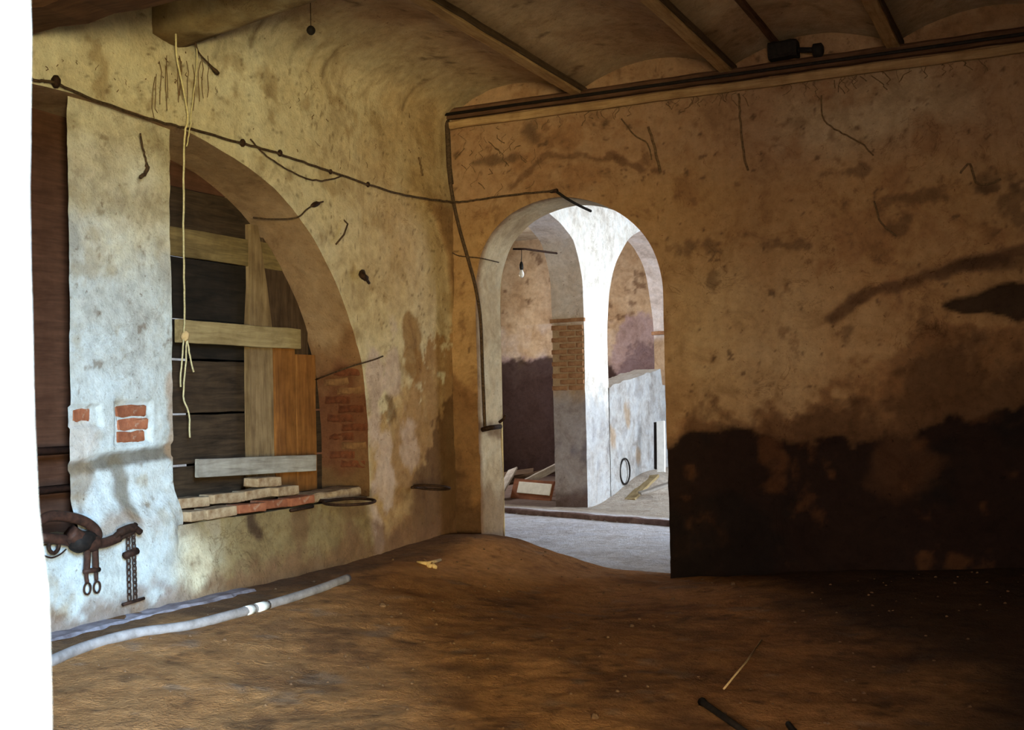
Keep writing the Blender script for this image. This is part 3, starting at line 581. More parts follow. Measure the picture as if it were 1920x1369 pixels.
# ------------------------------------------------------------------ the next room, seen through the doorway
XA0, XA1, YF, XR2, XL2, ZC2 = -1.29, -0.82, 10.8, 4.6, -5.5, 4.6
def kerb_y(x): return 4.06 - 0.36 * x
p2 = Patches(); X, Y = np.meshgrid(np.linspace(XL2, XR2, 160), np.linspace(-0.3, YF, 170), indexing='ij')
Zf = np.where(Y > kerb_y(X), 0.05, 0.0) + 0.006 * fbm(X, Y, 3, 4, 301) - 0.05 * (1 - sstep(0.1, 0.45, Y))
Zf = Zf + 0.34 * sstep(5.3, 7.6, Y) * np.exp(-((X + 0.82) / 0.75) ** 2) * (X > -0.95)
c2 = mixc(np.broadcast_to(np.array((0.80, 0.82, 0.92)), X.shape + (3,)).copy(), (0.62, 0.62, 0.70), 0.6 * sstep(-0.1, 0.4, fbm(X, Y, 2, 5, 302)))
c2 = mixc(c2, (0.50, 0.42, 0.33), 0.85 * sstep(0.0, 0.3, Y - kerb_y(X) - 0.1)); c2 = mixc(c2, (0.16, 0.10, 0.09), 0.85 * (X < -1.25) * sstep(0.0, 0.3, Y - kerb_y(X) - 0.35))
p2.add(g3(X, Y, Zf), c2); tag(p2.build('floor_far', M_EARTH, 0), 'pale dusty floor of the room beyond the doorway', None, None, 'structure')
kb = board('trim_2', (-3.6, kerb_y(-3.6), 0.005), (2.6, kerb_y(2.6), 0.005), (0, 0, 1), 0.11, 0.12, M_STONE, 0.008, 40, 0.015); tag(kb, 'dark stone kerb across the floor beyond the doorway', None, None, 'structure')

A1 = smooth_pl([(1.80, 2.55), (1.84, 3.10), (2.10, 3.55), (2.65, 3.82), (3.45, 3.96), (4.26, 3.83), (4.60, 3.73), (4.88, 3.58), (5.10, 3.20), (5.14, 2.85), (5.15, 2.55)], 90)
A2 = smooth_pl([(6.02, 2.55), (6.08, 2.85), (6.21, 3.17), (6.46, 3.50), (6.91, 3.84), (7.40, 4.04), (7.75, 4.10), (8.27, 4.03), (8.70, 3.86), (9.05, 3.58), (9.34, 2.95), (9.40, 2.55)], 90)
ac = Patches()
def arc_col(y, z):
    c = np.broadcast_to(np.array((0.86, 0.85, 0.82)), np.shape(y) + (3,)).copy()
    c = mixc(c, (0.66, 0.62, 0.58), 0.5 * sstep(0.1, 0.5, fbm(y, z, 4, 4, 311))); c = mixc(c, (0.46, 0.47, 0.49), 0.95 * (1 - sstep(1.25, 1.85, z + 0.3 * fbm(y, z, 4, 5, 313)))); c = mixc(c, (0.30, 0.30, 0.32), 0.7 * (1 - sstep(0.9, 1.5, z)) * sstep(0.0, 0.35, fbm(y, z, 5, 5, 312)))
    return c
def pier_col(a, z):
    c = np.broadcast_to(np.array((0.76, 0.68, 0.66)), np.shape(a) + (3,)).copy()
    c = mixc(c, (0.46, 0.31, 0.18), 0.9 * (1 - sstep(2.45, 2.58, z + 0.06 * fbm(a, z, 6, 4, 313)))); c = mixc(c, (0.42, 0.40, 0.46), 0.95 * (1 - sstep(1.40, 1.72, z + 0.2 * fbm(a, z, 6, 4, 314))))
    c = mixc(c, (0.22, 0.20, 0.26), 0.8 * (z < 1.5) * sstep(0.0, 0.4, fbm(a, z, 5, 5, 315))); c = mixc(c, (0.12, 0.07, 0.07), 0.8 * (1 - sstep(0.12, 0.30, z + 0.15 * fbm(a, z, 7, 3, 316))))
    return c
for xf in (XA1, XA0):
    for A in (A1, A2):
        t_ = np.linspace(0, 1, 20)[None]; Yv = np.repeat(A[:, :1], 20, 1); Zv = A[:, 1:2] * (1 - t_) + ZC2 * t_; ac.add(g3(xf + 0.008 * fbm(Yv, Zv, 3, 3, 317), Yv, Zv), arc_col(Yv, Zv))
    for (a, b) in ((0.45, A1[0, 0]), (A1[-1, 0], A2[0, 0]), (A2[-1, 0], YF)):
        Yv, Zv = np.meshgrid(np.linspace(a, b, 30), np.linspace(-0.1, ZC2, 100), indexing='ij'); ac.add(g3(xf + 0.008 * fbm(Yv, Zv, 3, 3, 317), Yv, Zv), arc_col(Yv, Zv))
for A in (A1, A2):
    lp = np.concatenate([np.stack([np.full(50, A[0, 0]), np.linspace(-0.1, 2.55, 51)[:-1]], -1), A, np.stack([np.full(50, A[-1, 0]), np.linspace(2.55, -0.1, 51)[1:]], -1)])
    kk = np.linspace(0, 1, 12)[None]; Yv = np.repeat(lp[:, :1], 12, 1); Zv = np.repeat(lp[:, 1:2], 12, 1); Xv = XA1 + (XA0 - XA1) * kk + 0 * Yv
    ac.add(g3(Xv + 0.008 * fbm(Yv, Zv, 3, 3, 317) * ((kk == 0) | (kk == 1)), Yv + 0.006 * fbm(Xv, Zv, 6, 3, 318), Zv), pier_col(Xv, Zv))
wall_arcade = tag(ac.build('wall_arcade', M_PLASTER), 'white arcade wall with two arches beyond the doorway', None, None, 'structure')
M_PIERBRICK = m_noise('tan_brick', (0.20, 0.09, 0.045), (0.40, 0.22, 0.12), 12, 0.95, 0, 0.6, 0.01)
pbm = [brick_mesh('pier_brick', 0.225, 0.10, 0.062, M_PIERBRICK, 3, 0.005) for _ in range(3)]
for r in range(11):
    z = 1.66 + r * 0.082
    for k in range(3):
        x = XA1 - 0.128 - 0.24 * k + (0.12 if r % 2 else 0)
        half = 1.0
        if x + 0.1 > XA1: x, half = XA1 - 0.066, 0.46
        elif x - 0.1 < XA0:
            if x < XA0: continue
            x, half = XA0 + 0.058, 0.48
        o = bpy.data.objects.new('brick', pbm[random.randrange(3)]); COL.objects.link(o); o.location = (x, A1[-1, 0] + 0.036 + random.uniform(-.004, .004), z); o.scale = (half, 1, 1); under(o, wall_arcade)
under(board('impost_ledge', (XA0 - 0.02, A1[-1, 0] - 0.012, 2.58), (XA1 + 0.015, A1[-1, 0] - 0.012, 2.58), (0, 0, 1), 0.05, 0.05, M_PIERBRICK, 0.004, 4), wall_arcade)
under(board('impost_ledge', (XA0 - 0.02, A2[-1, 0] - 0.02, 2.60), (XA1 + 0.015, A2[-1, 0] - 0.02, 2.60), (0, 0, 1), 0.06, 0.07, M_PIERBRICK, 0.004, 4), wall_arcade)
# parapet filling the second bay
pw = Patches(); Yv, K = np.meshgrid(np.linspace(6.0, 9.42, 120), np.linspace(0, 1, 70), indexing='ij')
top = np.interp(Yv, [6.0, 6.3, 7.9, 8.3, 8.35, 9.42], [1.66, 1.72, 1.92, 1.96, 1.70, 1.66]) + 0.02 * fbm(Yv, Yv * 0, 5, 3, 321)
Zv = -0.05 + (top + 0.05) * K; xf = XA1 + 0.012 * fbm(Yv, Zv, 4, 4, 322) + 0.01
cp = mixc(np.broadcast_to(np.array((0.46, 0.47, 0.485)), Yv.shape + (3,)).copy(), (0.30, 0.29, 0.29), 0.7 * sstep(-0.05, 0.35, fbm(Yv, Zv, 5, 5, 323)))
for (px, py, rz) in ((1148, 820, .16), (1175, 780, .2), (1196, 855, .12), (1120, 790, .1)):
    pt = P(px, py, x=XA1); cp = mixc(cp, (0.36, 0.24, 0.13), 0.7 * blob(Yv, Zv, (pt.y, pt.z), (0.12, rz), 0.5, 0.8, 8, 324))
pw.add(g3(xf, Yv, Zv), cp); kk = np.linspace(0, 1, 6)[None]; pw.add(g3(xf[:, -1:] * (1 - kk) + (XA0 + 0.05) * kk, Yv[:, :6], Zv[:, -1:] + 0 * kk), np.array((0.7, 0.68, 0.66)))
pw.add(g3(np.full((120, 2), XA0 + 0.05), Yv[:, :2], np.stack([Zv[:, -1], Zv[:, 0]], -1)), np.array((0.6, 0.58, 0.55))); tag(pw.build('wall_parapet', M_PLASTER), 'stained white parapet between the far piers', None, None, 'structure')
# far wall, side walls, ceiling of that room
wf = Patches(); X, Z = np.meshgrid(np.linspace(XL2, XR2, 260), np.linspace(-0.1, ZC2, 160), indexing='ij')
cf = mixc(np.broadcast_to(np.array((0.56, 0.42, 0.29)), X.shape + (3,)).copy(), (0.40, 0.26, 0.15), 0.6 * sstep(-0.1, 0.4, fbm(X, Z, 2, 5, 331)))
cf = mixc(cf, (0.15, 0.08, 0.045), 0.75 * sstep(0.28, 0.5, fbm(X, Z, 5, 4, 332)) * (Z > 2.8)); cf = mixc(cf, (0.60, 0.50, 0.44), 0.7 * (Z < 2.95) * sstep(-0.3, 0.3, fbm(X, Z, 3, 4, 333)))
cf = mixc(cf, (0.40, 0.30, 0.33), 0.85 * below(X, Z, [(-2.6, 2.3), (-2.3, 3.0), (0, 3.0), (5, 3.0)], 0.1, 0.3, 4, 334)); cf = mixc(cf, (0.19, 0.13, 0.15), 0.8 * below(X, Z, [(-2.6, 2.0), (-2.3, 2.45), (0, 2.4), (5, 2.4)], 0.1, 0.4, 4, 336))
cf = mixc(cf, (0.045, 0.024, 0.02), 0.92 * below(X, Z, [(-6, 2.32), (-3.6, 2.28), (-2.7, 2.15), (-2.4, 1.9), (5, 1.7)], 0.05, 0.18, 3, 335))
wf.add(g3(X, YF + 0.015 * fbm(X, Z, 2, 4, 337), Z), cf); tag(wf.build('wall_far', M_PLASTER), 'tan plaster wall with dark lower half beyond the arcade', None, None, 'structure')
ws = Patches()
for (a, b, z0, z1) in ((TB, 4.4, -0.1, ZC2), (7.6, YF, -0.1, ZC2), (4.4, 7.6, -0.1, 0.3), (4.4, 7.6, 4.0, ZC2)):
    for xx in (XR2, XR2 + 0.3): ws.add(g3(np.full((2, 2), xx), np.array([[a, a], [b, b]]), np.array([[z0, z1], [z0, z1]])), np.array((0.66, 0.60, 0.50)))
for (ya_, za_, yb_, zb_) in ((4.4, 0.3, 7.6, 0.3), (4.4, 4.0, 7.6, 4.0), (4.4, 0.3, 4.4, 4.0), (7.6, 0.3, 7.6, 4.0)):
    ws.add(np.array([[(XR2, ya_, za_), (XR2, yb_, zb_)], [(XR2 + 0.3, ya_, za_), (XR2 + 0.3, yb_, zb_)]], float), np.array((0.7, 0.65, 0.56)))
tag(ws.build('wall_far_right', M_PLASTER), 'pierced wall lighting the room beyond the doorway', None, None, 'structure')
wl = Patches(); 
for (a, b, z0, z1) in ((TB, 6.4, -0.1, ZC2), (8.4, YF, -0.1, ZC2), (6.4, 8.4, -0.1, 1.7), (6.4, 8.4, 3.5, ZC2)): wl.add(g3(np.full((2, 2), XL2), np.array([[a, a], [b, b]]), np.array([[z0, z1], [z0, z1]])), np.array((0.3, 0.2, 0.13)))  # unseen opening added to let the far wall fill light in
wl.add(g3(np.array([[XL2, XL2], [-0.5, -0.5]]), np.full((2, 2), TB), np.array([[-.1, ZC2], [-.1, ZC2]])), np.array((0.85, 0.82, 0.78)))
tag(wl.build('wall_far_left', M_PLASTER, 0), 'brown end wall behind the arcade', None, None, 'structure')
cl = Patches(); cl.add(g3(np.array([[XL2, XL2], [XR2 + .3, XR2 + .3]]), np.array([[0.3, YF], [0.3, YF]]), np.full((2, 2), ZC2)), np.array((0.55, 0.48, 0.38))); tag(cl.build('ceiling_far', M_PLASTER), 'plaster ceiling of the room beyond', None, None, 'structure')
# unseen deck added over the stable to keep daylight out above the vaults
tag(board('daylight_cover', (3.9, -9.05, 4.66), (3.9, 0.48, 4.66), (1, 0, 0), 9.2, 0.1, M_DARKWOOD, 0, 2), 'unseen flat deck added above the stable vaults to block daylight', None, None, 'structure')

# ------------------------------------------------------------------ wooden hatch closing the wide arch
XH = -0.47
def hz(px, py, x=XH): return P(px, py, x=x).z
hatch = thing('board_hatch', 'rough hatch of dark horizontal planks closing the wide arch', 'hatch', (XH, -4.2, SILL))
levels = [0.745, 1.10, 1.455, 1.835, 2.118, 2.545, 2.745, 3.03, 3.42]
mats = [M_MOSSWOOD, M_MOSSWOOD, M_MOSSWOOD, M_BLACKWOOD, M_BLACKWOOD, M_DULLPINE, M_MOSSWOOD, M_REDWOOD]
for (z0, z1, mt) in zip(levels[:-1], levels[1:], mats):
    for (ya_, yb_) in ((-6.98, -4.02), (-4.0, -1.36)):
        g = (0.008 if z1 < 2.5 else 0.001) if ya_ > -6 else -0.004
        m2 = M_REDWOOD if ya_ < -6 else mt
        inset = 0.0 if m2 is not M_DULLPINE else 0.03
        p_ = board('plank', (XH + inset, ya_, (z0 + z1) / 2 - 0.004), (XH + inset, yb_, (z0 + z1) / 2 + 0.004), (0, 0, 1), z1 - z0 - g * 2, 0.028, m2, 0.003, 16, 0.003); under(p_, hatch)
xp = -0.40
V = []; zz0, zz1 = 0.80, 2.86
a0, a1 = P(468, 700, x=xp).y, P(512, 700, x=xp).y; b0, b1 = P(470, 440, x=xp).y, P(484, 440, x=xp).y
sec = [(0.80, a0, a1 + .01), (1.2, a0, a1), (1.7, a0, a1), (2.1, a0 + .005, a1 - .005), (2.4, b0, a1 - 0.055), (zz1, b0, b1)]
for (z, l, r) in sec: V += [(xp, l, z), (xp, r, z), (xp - 0.05, r, z), (xp - 0.05, l, z)]
Fc = [(0, 3, 2, 1), tuple(len(V) - 4 + k for k in range(4))] + [(i * 4 + k, i * 4 + (k + 1) % 4, i * 4 + 4 + (k + 1) % 4, i * 4 + 4 + k) for i in range(len(sec) - 1) for k in range(4)]
V = [(v[2], v[1], -v[0]) for v in V]     # local X along the grain
post = raw('upright', V, Fc, M_BROWNPINE); post.matrix_world = Matrix(((0, 0, -1, 0), (0, 1, 0, 0), (1, 0, 0, 0), (0, 0, 0, 1))); under(post, hatch)
bl = P(333, 621, x=-0.33); br = P(560, 636, x=-0.33)
rail = under(board('cross_rail', (-0.33, bl.y, bl.z), (-0.33, br.y, br.z), (0, 0, 1), 0.155, 0.05, M_PINE, 0.004, 8), hatch)
for (pa, pb__, mt) in ((513, 552, M_ORANGE), (554, 590, M_ORANGE)):
    ya_, yb_ = P(pa, 760, x=-0.42).y, P(pb__, 760, x=-0.42).y
    under(board('side_plank', (-0.42, (ya_ + yb_) / 2, 0.82), (-0.42, (ya_ + yb_) / 2, 1.945 if pa < 550 else 1.90), (0, 1, 0), yb_ - ya_, 0.03, mt, 0.003, 8), hatch)
ya_, yb_ = P(492, 560, x=-0.44).y, P(575, 560, x=-0.44).y
under(board('corner_plank', (-0.442, (ya_ + yb_) / 2, 1.9), (-0.442, (ya_ + yb_) / 2, 2.78), (0, 1, 0), yb_ - ya_, 0.02, M_DARKWOOD, 0.003, 8), hatch)
l0 = P(370, 878, x=-0.26); l1 = P(590, 868, x=-0.26)
tag(board('loose_board', (-0.26, l0.y, l0.z), (-0.26, l1.y, l1.z), (0, 0, 1), 0.125, 0.035, M_GREYWOOD, 0.003, 8), 'grey weathered board lying across the foot of the hatch', 'board')
# rails in the bay left of the pillar
for (py, nm) in ((846, 'upper iron rail left of the whitewashed pillar'), (919, 'lower iron rail left of the whitewashed pillar')):
    z = P(90, py, x=-0.2).z; tag(tube('iron_rail', [(-0.2, -6.98, z), (-0.2, -5.0, z), (-0.2, -4.22, z)], 0.024, M_LEATHER, 10), nm, 'rail')

# ------------------------------------------------------------------ bricks and slabs lying on the manger sill
lb = [brick_mesh('loose_brick', 0.27, 0.13, 0.065, M_BRICKPALE, 3, 0.0028) for _ in range(2)] + [brick_mesh('loose_brick_red', 0.27, 0.13, 0.06, M_BRICK, 3, 0.0028)]
G_ = 'loose bricks on the manger sill'
BR = [(-0.10, -3.46, 0, 0.05, 0, 'pale brick on the sill beside the foot of the whitewashed pillar'), (-0.02, -3.22, 0, 1.50, 0, 'pale brick jutting over the sill edge, second from the pillar'),
      (-0.01, -2.92, 0, 1.52, 2, 'red brick jutting over the sill edge left of the dark cleft'), (-0.05, -2.62, 0, 1.60, 2, 'red brick under the stack right of the dark cleft'),
      (-0.03, -2.33, 0, 1.52, 2, 'red brick lowest in the right end of the sill row'), (-0.13, -3.36, 1, 1.50, 0, 'pale brick on top of the pile next to the pillar'),
      (-0.12, -3.03, 1, 1.60, 1, 'long pale brick on top of the pile, middle of the sill'), (-0.14, -2.70, 1, 1.55, 0, 'pale brick on top of the pile below the grey board'),
      (-0.11, -2.40, 1, 1.62, 1, 'pale brick topmost at the right end of the sill pile'), (-0.15, -2.56, 2, 1.57, 1, 'pale brick lying highest of the pile against the grey board')]
for (x, y, lv, rz, kind, lab) in BR:
    o = bpy.data.objects.new('loose_brick', lb[kind]); COL.objects.link(o); o.location = (x, y, SILL + 0.048 + lv * 0.075); o.rotation_euler = (random.uniform(-.03, .03), random.uniform(-.04, .04), rz)
    o.scale = (1.25 if 'long' in lab else 1.0, 1, 1); tag(o, lab, 'brick', G_)
sp_ = P(600, 925, x=-.1)
tag(board('stone_slab', (-0.16, -2.2, 0.80), (-0.14, -1.50, 0.81), (1, 0, 0), 0.26, 0.07, M_BRICKPALE, 0.012, 8, 0.015), 'flat brown slab lying on the sill beside the arch jamb', 'slab')

# ------------------------------------------------------------------ iron hoops on the wall
def hoop(center, r, nrm, label, wallx=0.02):
    t_ = thing('iron_hoop', label, 'hoop', center, 'iron bucket hoops on the wall'); n_ = Vector(nrm).normalized(); a = n_.cross(Vector((0, 1, 0))).normalized(); b = n_.cross(a)
    under(tube('ring', [Vector(center) + a * (r * math.cos(q * math.pi / 16)) + b * (r * math.sin(q * math.pi / 16)) for q in range(32)], 0.011, M_RUST, 6, True), t_)
    e = Vector(center) - a * r if a.x > 0 else Vector(center) + a * r
    under(tube('staple', [e, (wallx - 0.06, e.y, e.z)], 0.012, M_RUST, 6), t_); return t_
c1 = P(655, 941, x=0.24); hoop((0.24, c1.y, c1.z), 0.19, (0.02, -0.03, 1), 'rusty iron hoop jutting from the wall below the arch jamb')
under_ = tube('hoop_bar', [(0.02, c1.y - 0.42, c1.z - 0.03), (0.05, c1.y - 0.19, c1.z - .02)], 0.013, M_RUST, 6); tag(under_, 'short rusty bar pinned beside the hoop below the arch jamb', 'bar')
c2_ = P(810, 914, x=0.20); hoop((0.20, c2_.y, c2_.z), 0.15, (-0.02, 0.20, 1), 'rusty iron hoop tilted off the wall next to the corner')

# ------------------------------------------------------------------ harness and chains hanging on the manger wall
XK = 0.085
def K(px, py, x=XK): return P(px, py, x=x)
h = thing('harness', 'dark leather harness bundle hanging on the manger wall at left', 'harness', K(150, 1000))
under(tube('collar', curve_pts([K(62, 985), K(95, 968), K(140, 972), K(170, 985), K(182, 1005), K(160, 1018), K(115, 1012), K(75, 1008)], 5), 0.030, M_LEATHER, 8), h)
under(tube('girth', curve_pts([K(130, 1000, .11), K(150, 1012, .12), K(172, 1018, .12), K(195, 1018, .1), K(222, 1008, .08)], 5), [0.05] * 12 + [0.03] * 9, M_LEATHER, 8), h)
under(tube('pad', curve_pts([K(130, 1022, .1), K(150, 1016, .12), K(175, 1008, .12)], 4), [0.03, 0.045, 0.055, 0.06, 0.06, 0.06, 0.05, 0.045, 0.03], M_BLACK, 10), h)
for (q, ringc) in (([K(163, 1012, .13), K(164, 1045, .11), K(162, 1078, .09), K(164, 1092, .09)], K(164, 1104, .085)), ([K(177, 1010, .13), K(179, 1045, .11), K(180, 1070, .09), K(181, 1088, .09)], K(182, 1101, .085))):
    st = under(tube('strap', curve_pts(q, 4), [0.018] * 8 + [0.011] * 5, M_LEATHER, 8), h)
    under(tube('buckle_ring', [ringc + Vector((0, 0.024 * math.cos(k * math.pi / 8), 0.032 * math.sin(k * math.pi / 8))) for k in range(16)], 0.006, M_RUST, 6, True), st)
under(tube('cross_strap', [K(157, 1072, .1), K(170, 1070, .11), K(186, 1068, .1)], 0.014, M_LEATHER, 8), h)
tag(tube('wire_loop', curve_pts([K(68, 1022), K(78, 1038), K(95, 1046), K(112, 1040), K(124, 1030)], 5), 0.005, M_RUST, 6), 'thin sagging wire below the harness by the bright jamb', 'wire')
rg = K(101, 1023); tag(tube('iron_ring', [rg + Vector((0, 0.035 * math.cos(k * math.pi / 10), 0.04 * math.sin(k * math.pi / 10))) for k in range(20)], 0.011, M_RUST, 6, True), 'small iron ring on the wall left of the harness', 'ring')
ch = thing('tether_chain', 'rusty double tether chain hanging from an iron hook by the pillar foot', 'chain', K(245, 1000))
under(tube('hook', curve_pts([K(212, 1010, .1), K(222, 1000, .1), K(240, 992, .1), K(252, 990, .1), K(263, 998, .1)], 5), [0.016] * 6 + [0.026] * 10 + [0.02] * 5, M_RUST, 8), ch)
under(tube('hook_eye', curve_pts([K(213, 1014, .1), K(226, 1010, .1), K(238, 1004, .1), K(250, 998, .1)], 4), 0.012, M_RUST, 8), ch)
under(tube('hook_spur', [K(248, 994, .1), K(255, 982, .1)], 0.014, M_RUST, 8), ch)
def chain_mesh(a, b, r=0.013, wire=0.0042):
    V = []; Fc = []; d = (b - a); L = d.length; d.normalize(); n = int(L / (r * 2.5)); s = Vector((0, 1, 0)); s = (s - d * s.dot(d)).normalized(); w = d.cross(s)
    for i in range(n):
        c = a + d * (L * (i + 0.5) / n); q = s if i % 2 else w
        tube_geo([c + d * (r * 1.75 * math.cos(k * math.pi / 5)) + q * (r * math.sin(k * math.pi / 5)) for k in range(10)], wire, 5, True, V, Fc)
    return V, Fc
for (a, b) in ((K(240, 1000), K(243, 1126, .1)), (K(250, 998), K(254, 1124, .1))):
    V, Fc = chain_mesh(a, b); under(raw('chain', V, Fc, M_RUST, True), ch)
under(tube('clasp', [K(234, 1042), K(246, 1037), K(257, 1033)], 0.022, M_RUST, 8), ch)
under(tube('cross_bar', [K(230, 1134, .1), K(250, 1128, .1), K(270, 1122, .1)], 0.010, M_RUST, 8), ch)

# ------------------------------------------------------------------ wires and twine
def OL(px, py, d=0.04): return P(px, py, x=d)
def OB(px, py, d=0.04): return P(px, py, y=-d)
cab = thing('electric_cable', 'dusty electric cable sagging along both walls to the doorway arch', 'cable', OL(360, 245))
main_ = [OL(60, 150), OL(105, 156), OL(150, 176), OL(250, 213), OL(330, 236), OL(370, 245), OL(430, 262), OL(500, 281), OL(560, 301), OL(620, 322), OL(690, 346), OL(760, 366, .06), OL(825, 376, .09), OB(862, 379, .09), OB(900, 374, .06), OB(965, 365, .05), OB(1042, 357, .05)]
under(tube('wire', jitter(curve_pts(main_, 7), 0.004), 0.0085, M_CABLE, 6), cab)
for (px, py, r) in ((105, 153, .026), (455, 268, .02), (525, 287, .018), (620, 322, .014), (690, 346, .016)):
    c = OL(px, py, .035); under(tube('insulator', [c - Vector((0, 0, r * 1.3)), c - Vector((0, 0, r * .5)), c + Vector((0, 0, r * .5)), c + Vector((0, 0, r * 1.3))], [r * .5, r, r, r * .5], M_RUST, 8), cab)
under(tube('end_peg', [OB(1030, 360, -.03), OB(1044, 357, .08)], 0.016, M_RUST, 8), cab)
under(tube('lead_into_arch', curve_pts([OB(1042, 358, .05), OB(1062, 372, .03), P(1085, 385, y=.12), P(1108, 396, y=.3)], 5), 0.012, M_BLACK, 6), cab)
tag(tube('slack_wire', jitter(curve_pts([OL(470, 262), OL(500, 292), OL(540, 318), OL(580, 336), OL(615, 338), OL(640, 330)], 6), .004), 0.006, M_CABLE, 6), 'slack loop of wire hanging below the long cable over the arch', 'wire')
sw = thing('tie_wire', 'wire stretched across the arch soffit to a dark knob', 'wire', OL(590, 383))
under(tube('strand', curve_pts([P(475, 408, x=-0.3), P(510, 411, x=-.15), OL(556, 408, .02), OL(575, 393), OL(592, 382), OL(606, 378)], 5), 0.006, M_CABLE, 6), sw)
under(tube('knob', [OL(584, 386), OL(589, 384), OL(594, 382), OL(599, 381)], [.01, .02, .02, .01], M_RUST, 8), sw)
tag(tube('stretched_wire', curve_pts([P(592, 712, x=-.4), OL(650, 690, .02), OL(700, 675, .05), OL(718, 668, .05)], 4), 0.006, M_CABLE, 6), 'thin wire stretched across the brick jamb of the wide arch', 'wire')
tag(tube('iron_hook', curve_pts([OL(678, 510, -.02), OL(680, 517, .05), OL(686, 522, .06), OL(692, 531, .04)], 4), [.03] * 4 + [.026] * 5 + [.012] * 4, M_RUST, 8), 'small dark iron hook in the wall right of the arch', 'hook')
tag(tube('bent_wire', [OL(640, 408, -.02), OL(652, 420, .03), OL(645, 440, .03), OL(630, 458, .02)], .007, M_CABLE, 6), 'curved twig-like wire on the pale wall above the jamb', 'wire')
dc = thing('drop_cable', 'dark cable running down the room corner to an iron latch', 'cable', OB(908, 800))
under(tube('wire', curve_pts([OB(838, 214, .05), OB(840, 300, .06), OB(849, 370, .07), OB(862, 430, .06), OB(879, 490, .06), OB(892, 540, .05), OB(901, 600, .05), OB(905, 700, .04), OB(909, 800, .05)], 6), 0.016, M_CABLE, 8), dc)
under(tube('conduit', [OB(838, 222, .05), OB(840, 260, .06), OB(842, 310, .06), OB(846, 345, .06)], 0.024, M_CABLE, 8), dc)
lt = under(tube('latch', [OB(904, 806, .04), OB(920, 802, .05), P(938, 800, y=.2)], 0.022, M_RUST, 8), dc)
under(tube('latch_pin', [P(936, 792, y=.2), P(944, 786, y=.2), P(948, 778, y=.2)], 0.014, M_RUST, 6), lt)
tag(tube('thin_wire', curve_pts([OB(848, 474, .05), OB(862, 480, .03), OB(900, 484, .02), P(935, 492, y=.3)], 4), 0.005, M_CABLE, 6), 'thin wire crossing from the corner into the doorway arch', 'wire')
tw = thing('hanging_twine', 'pale twine hanging from the rib to the cross rail of the hatch', 'twine', P(345, 630, x=-.29))
under(tube('strand', jitter(curve_pts([OL(330, 30, .15), OL(331, 100, .1), OL(352, 215, .07), OL(346, 262, .05), P(344, 420, x=-.06), P(346, 560, x=-.2), P(345, 625, x=-.285)], 6), .003), 0.0065, M_TWINE, 6), tw)
under(tube('strand', jitter(curve_pts([OL(362, 60, .12), OL(370, 110, .1), OL(362, 180, .07), OL(356, 240, .06), OL(350, 275, .05)], 6), .003), 0.004, M_TWINE, 6), tw)
kn = P(346, 630, x=-.285); under(tube('knot', [kn + Vector((0, 0, .035)), kn + Vector((0, 0.01, .015)), kn - Vector((0, 0, .015)), kn - Vector((0, .005, .035))], [.012, .028, .028, .014], M_STRAW, 8), tw)
for q in ([(344, 636), (340, 690), (338, 725)], [(350, 636), (348, 690), (344, 742), (354, 775), (356, 820)], [(350, 636), (356, 668), (363, 697)]):
    under(tube('loose_end', jitter(curve_pts([P(a, b, x=-.28) for a, b in q], 4), .003), 0.006, M_TWINE, 6), tw)
tag(tube('bent_wire', curve_pts([OL(366, 78, .12), OL(372, 98, .1), OL(390, 118, .08), OL(409, 138, .06)], 4), [.006] * 9 + [.007, .009, .014, .012], M_CABLE, 6), 'thin bent wire with a knobbed end below the crumbling rib', 'wire')
tag(tube('wire_tuft', jitter(curve_pts([OL(262, 252, .02), P(270, 285, x=-.03), P(276, 310, x=-.03), P(272, 325, x=-.03), P(262, 333, x=-.02)], 5), .004), [.006] * 10 + [.012] * 11, M_CABLE, 6), 'tangled dark wire on the upper part of the pillar', 'wire')
pb2 = P(583, 57, x=.6); pend = thing('pendant_ball', 'small dark ball hanging on a string below the vault', 'pendant', pb2)
under(tube('string', [pb2, (pb2.x, pb2.y, 4.34)], 0.003, M_CABLE, 5), pend)
under(tube('ball', [pb2 + Vector((0, 0, .032 * math.cos(math.pi * k / 6))) for k in range(7)], [max(.004, .03 * math.sin(math.pi * k / 6)) for k in range(7)], M_BLACK, 10), pend)

# ------------------------------------------------------------------ timber plate, batten and iron bracket under the vaults
tag(board('wall_plate', (0.0, -0.055, 4.125), (XB1 - .05, -0.055, 4.085), (0, 0, 1), 0.095, 0.09, M_BEAM, 0.004, 40, 0.02), 'dark timber plate running under the vaults of the brown wall', 'beam')
tag(board('batten', (0.03, -0.04, 4.028), (XB1 - .06, -0.04, 3.988), (0, 0, 1), 0.07, 0.05, M_JOIST, 0.004, 40, 0.012), 'pale wooden batten just below the dark timber plate', 'batten')
tag(tube('water_pipe', [(0.03, -0.123, 4.11), (2.5, -.124, 4.095), (4, -.123, 4.085), (XB1 - .06, -.123, 4.07)], 0.014, M_BLACK, 8), 'thin dark pipe along the front of the timber plate', 'pipe')
br_ = thing('iron_bracket', 'black iron fixture sitting on the timber plate between two joists', 'bracket', P(1490, 105, y=-.12))
b0_ = P(1442, 99, y=-.12); b1_ = P(1496, 90, y=-.12); b2_ = P(1533, 94, y=-.12)
under(board('body', b0_, b1_, (0, 0, 1), 0.13, 0.14, M_BLACK, 0.006, 5, 0.02), br_); under(tube('arm', [b1_ + Vector((-.03, 0, -.01)), b2_], 0.022, M_BLACK, 8), br_)
under(tube('end_knob', [b2_ + Vector((-.04, 0, 0)), b2_ + Vector((-.03, 0, 0)), b2_ + Vector((.03, 0, 0)), b2_ + Vector((.045, 0, 0))], [.03, .055, .055, .03], M_BLACK, 10), br_)

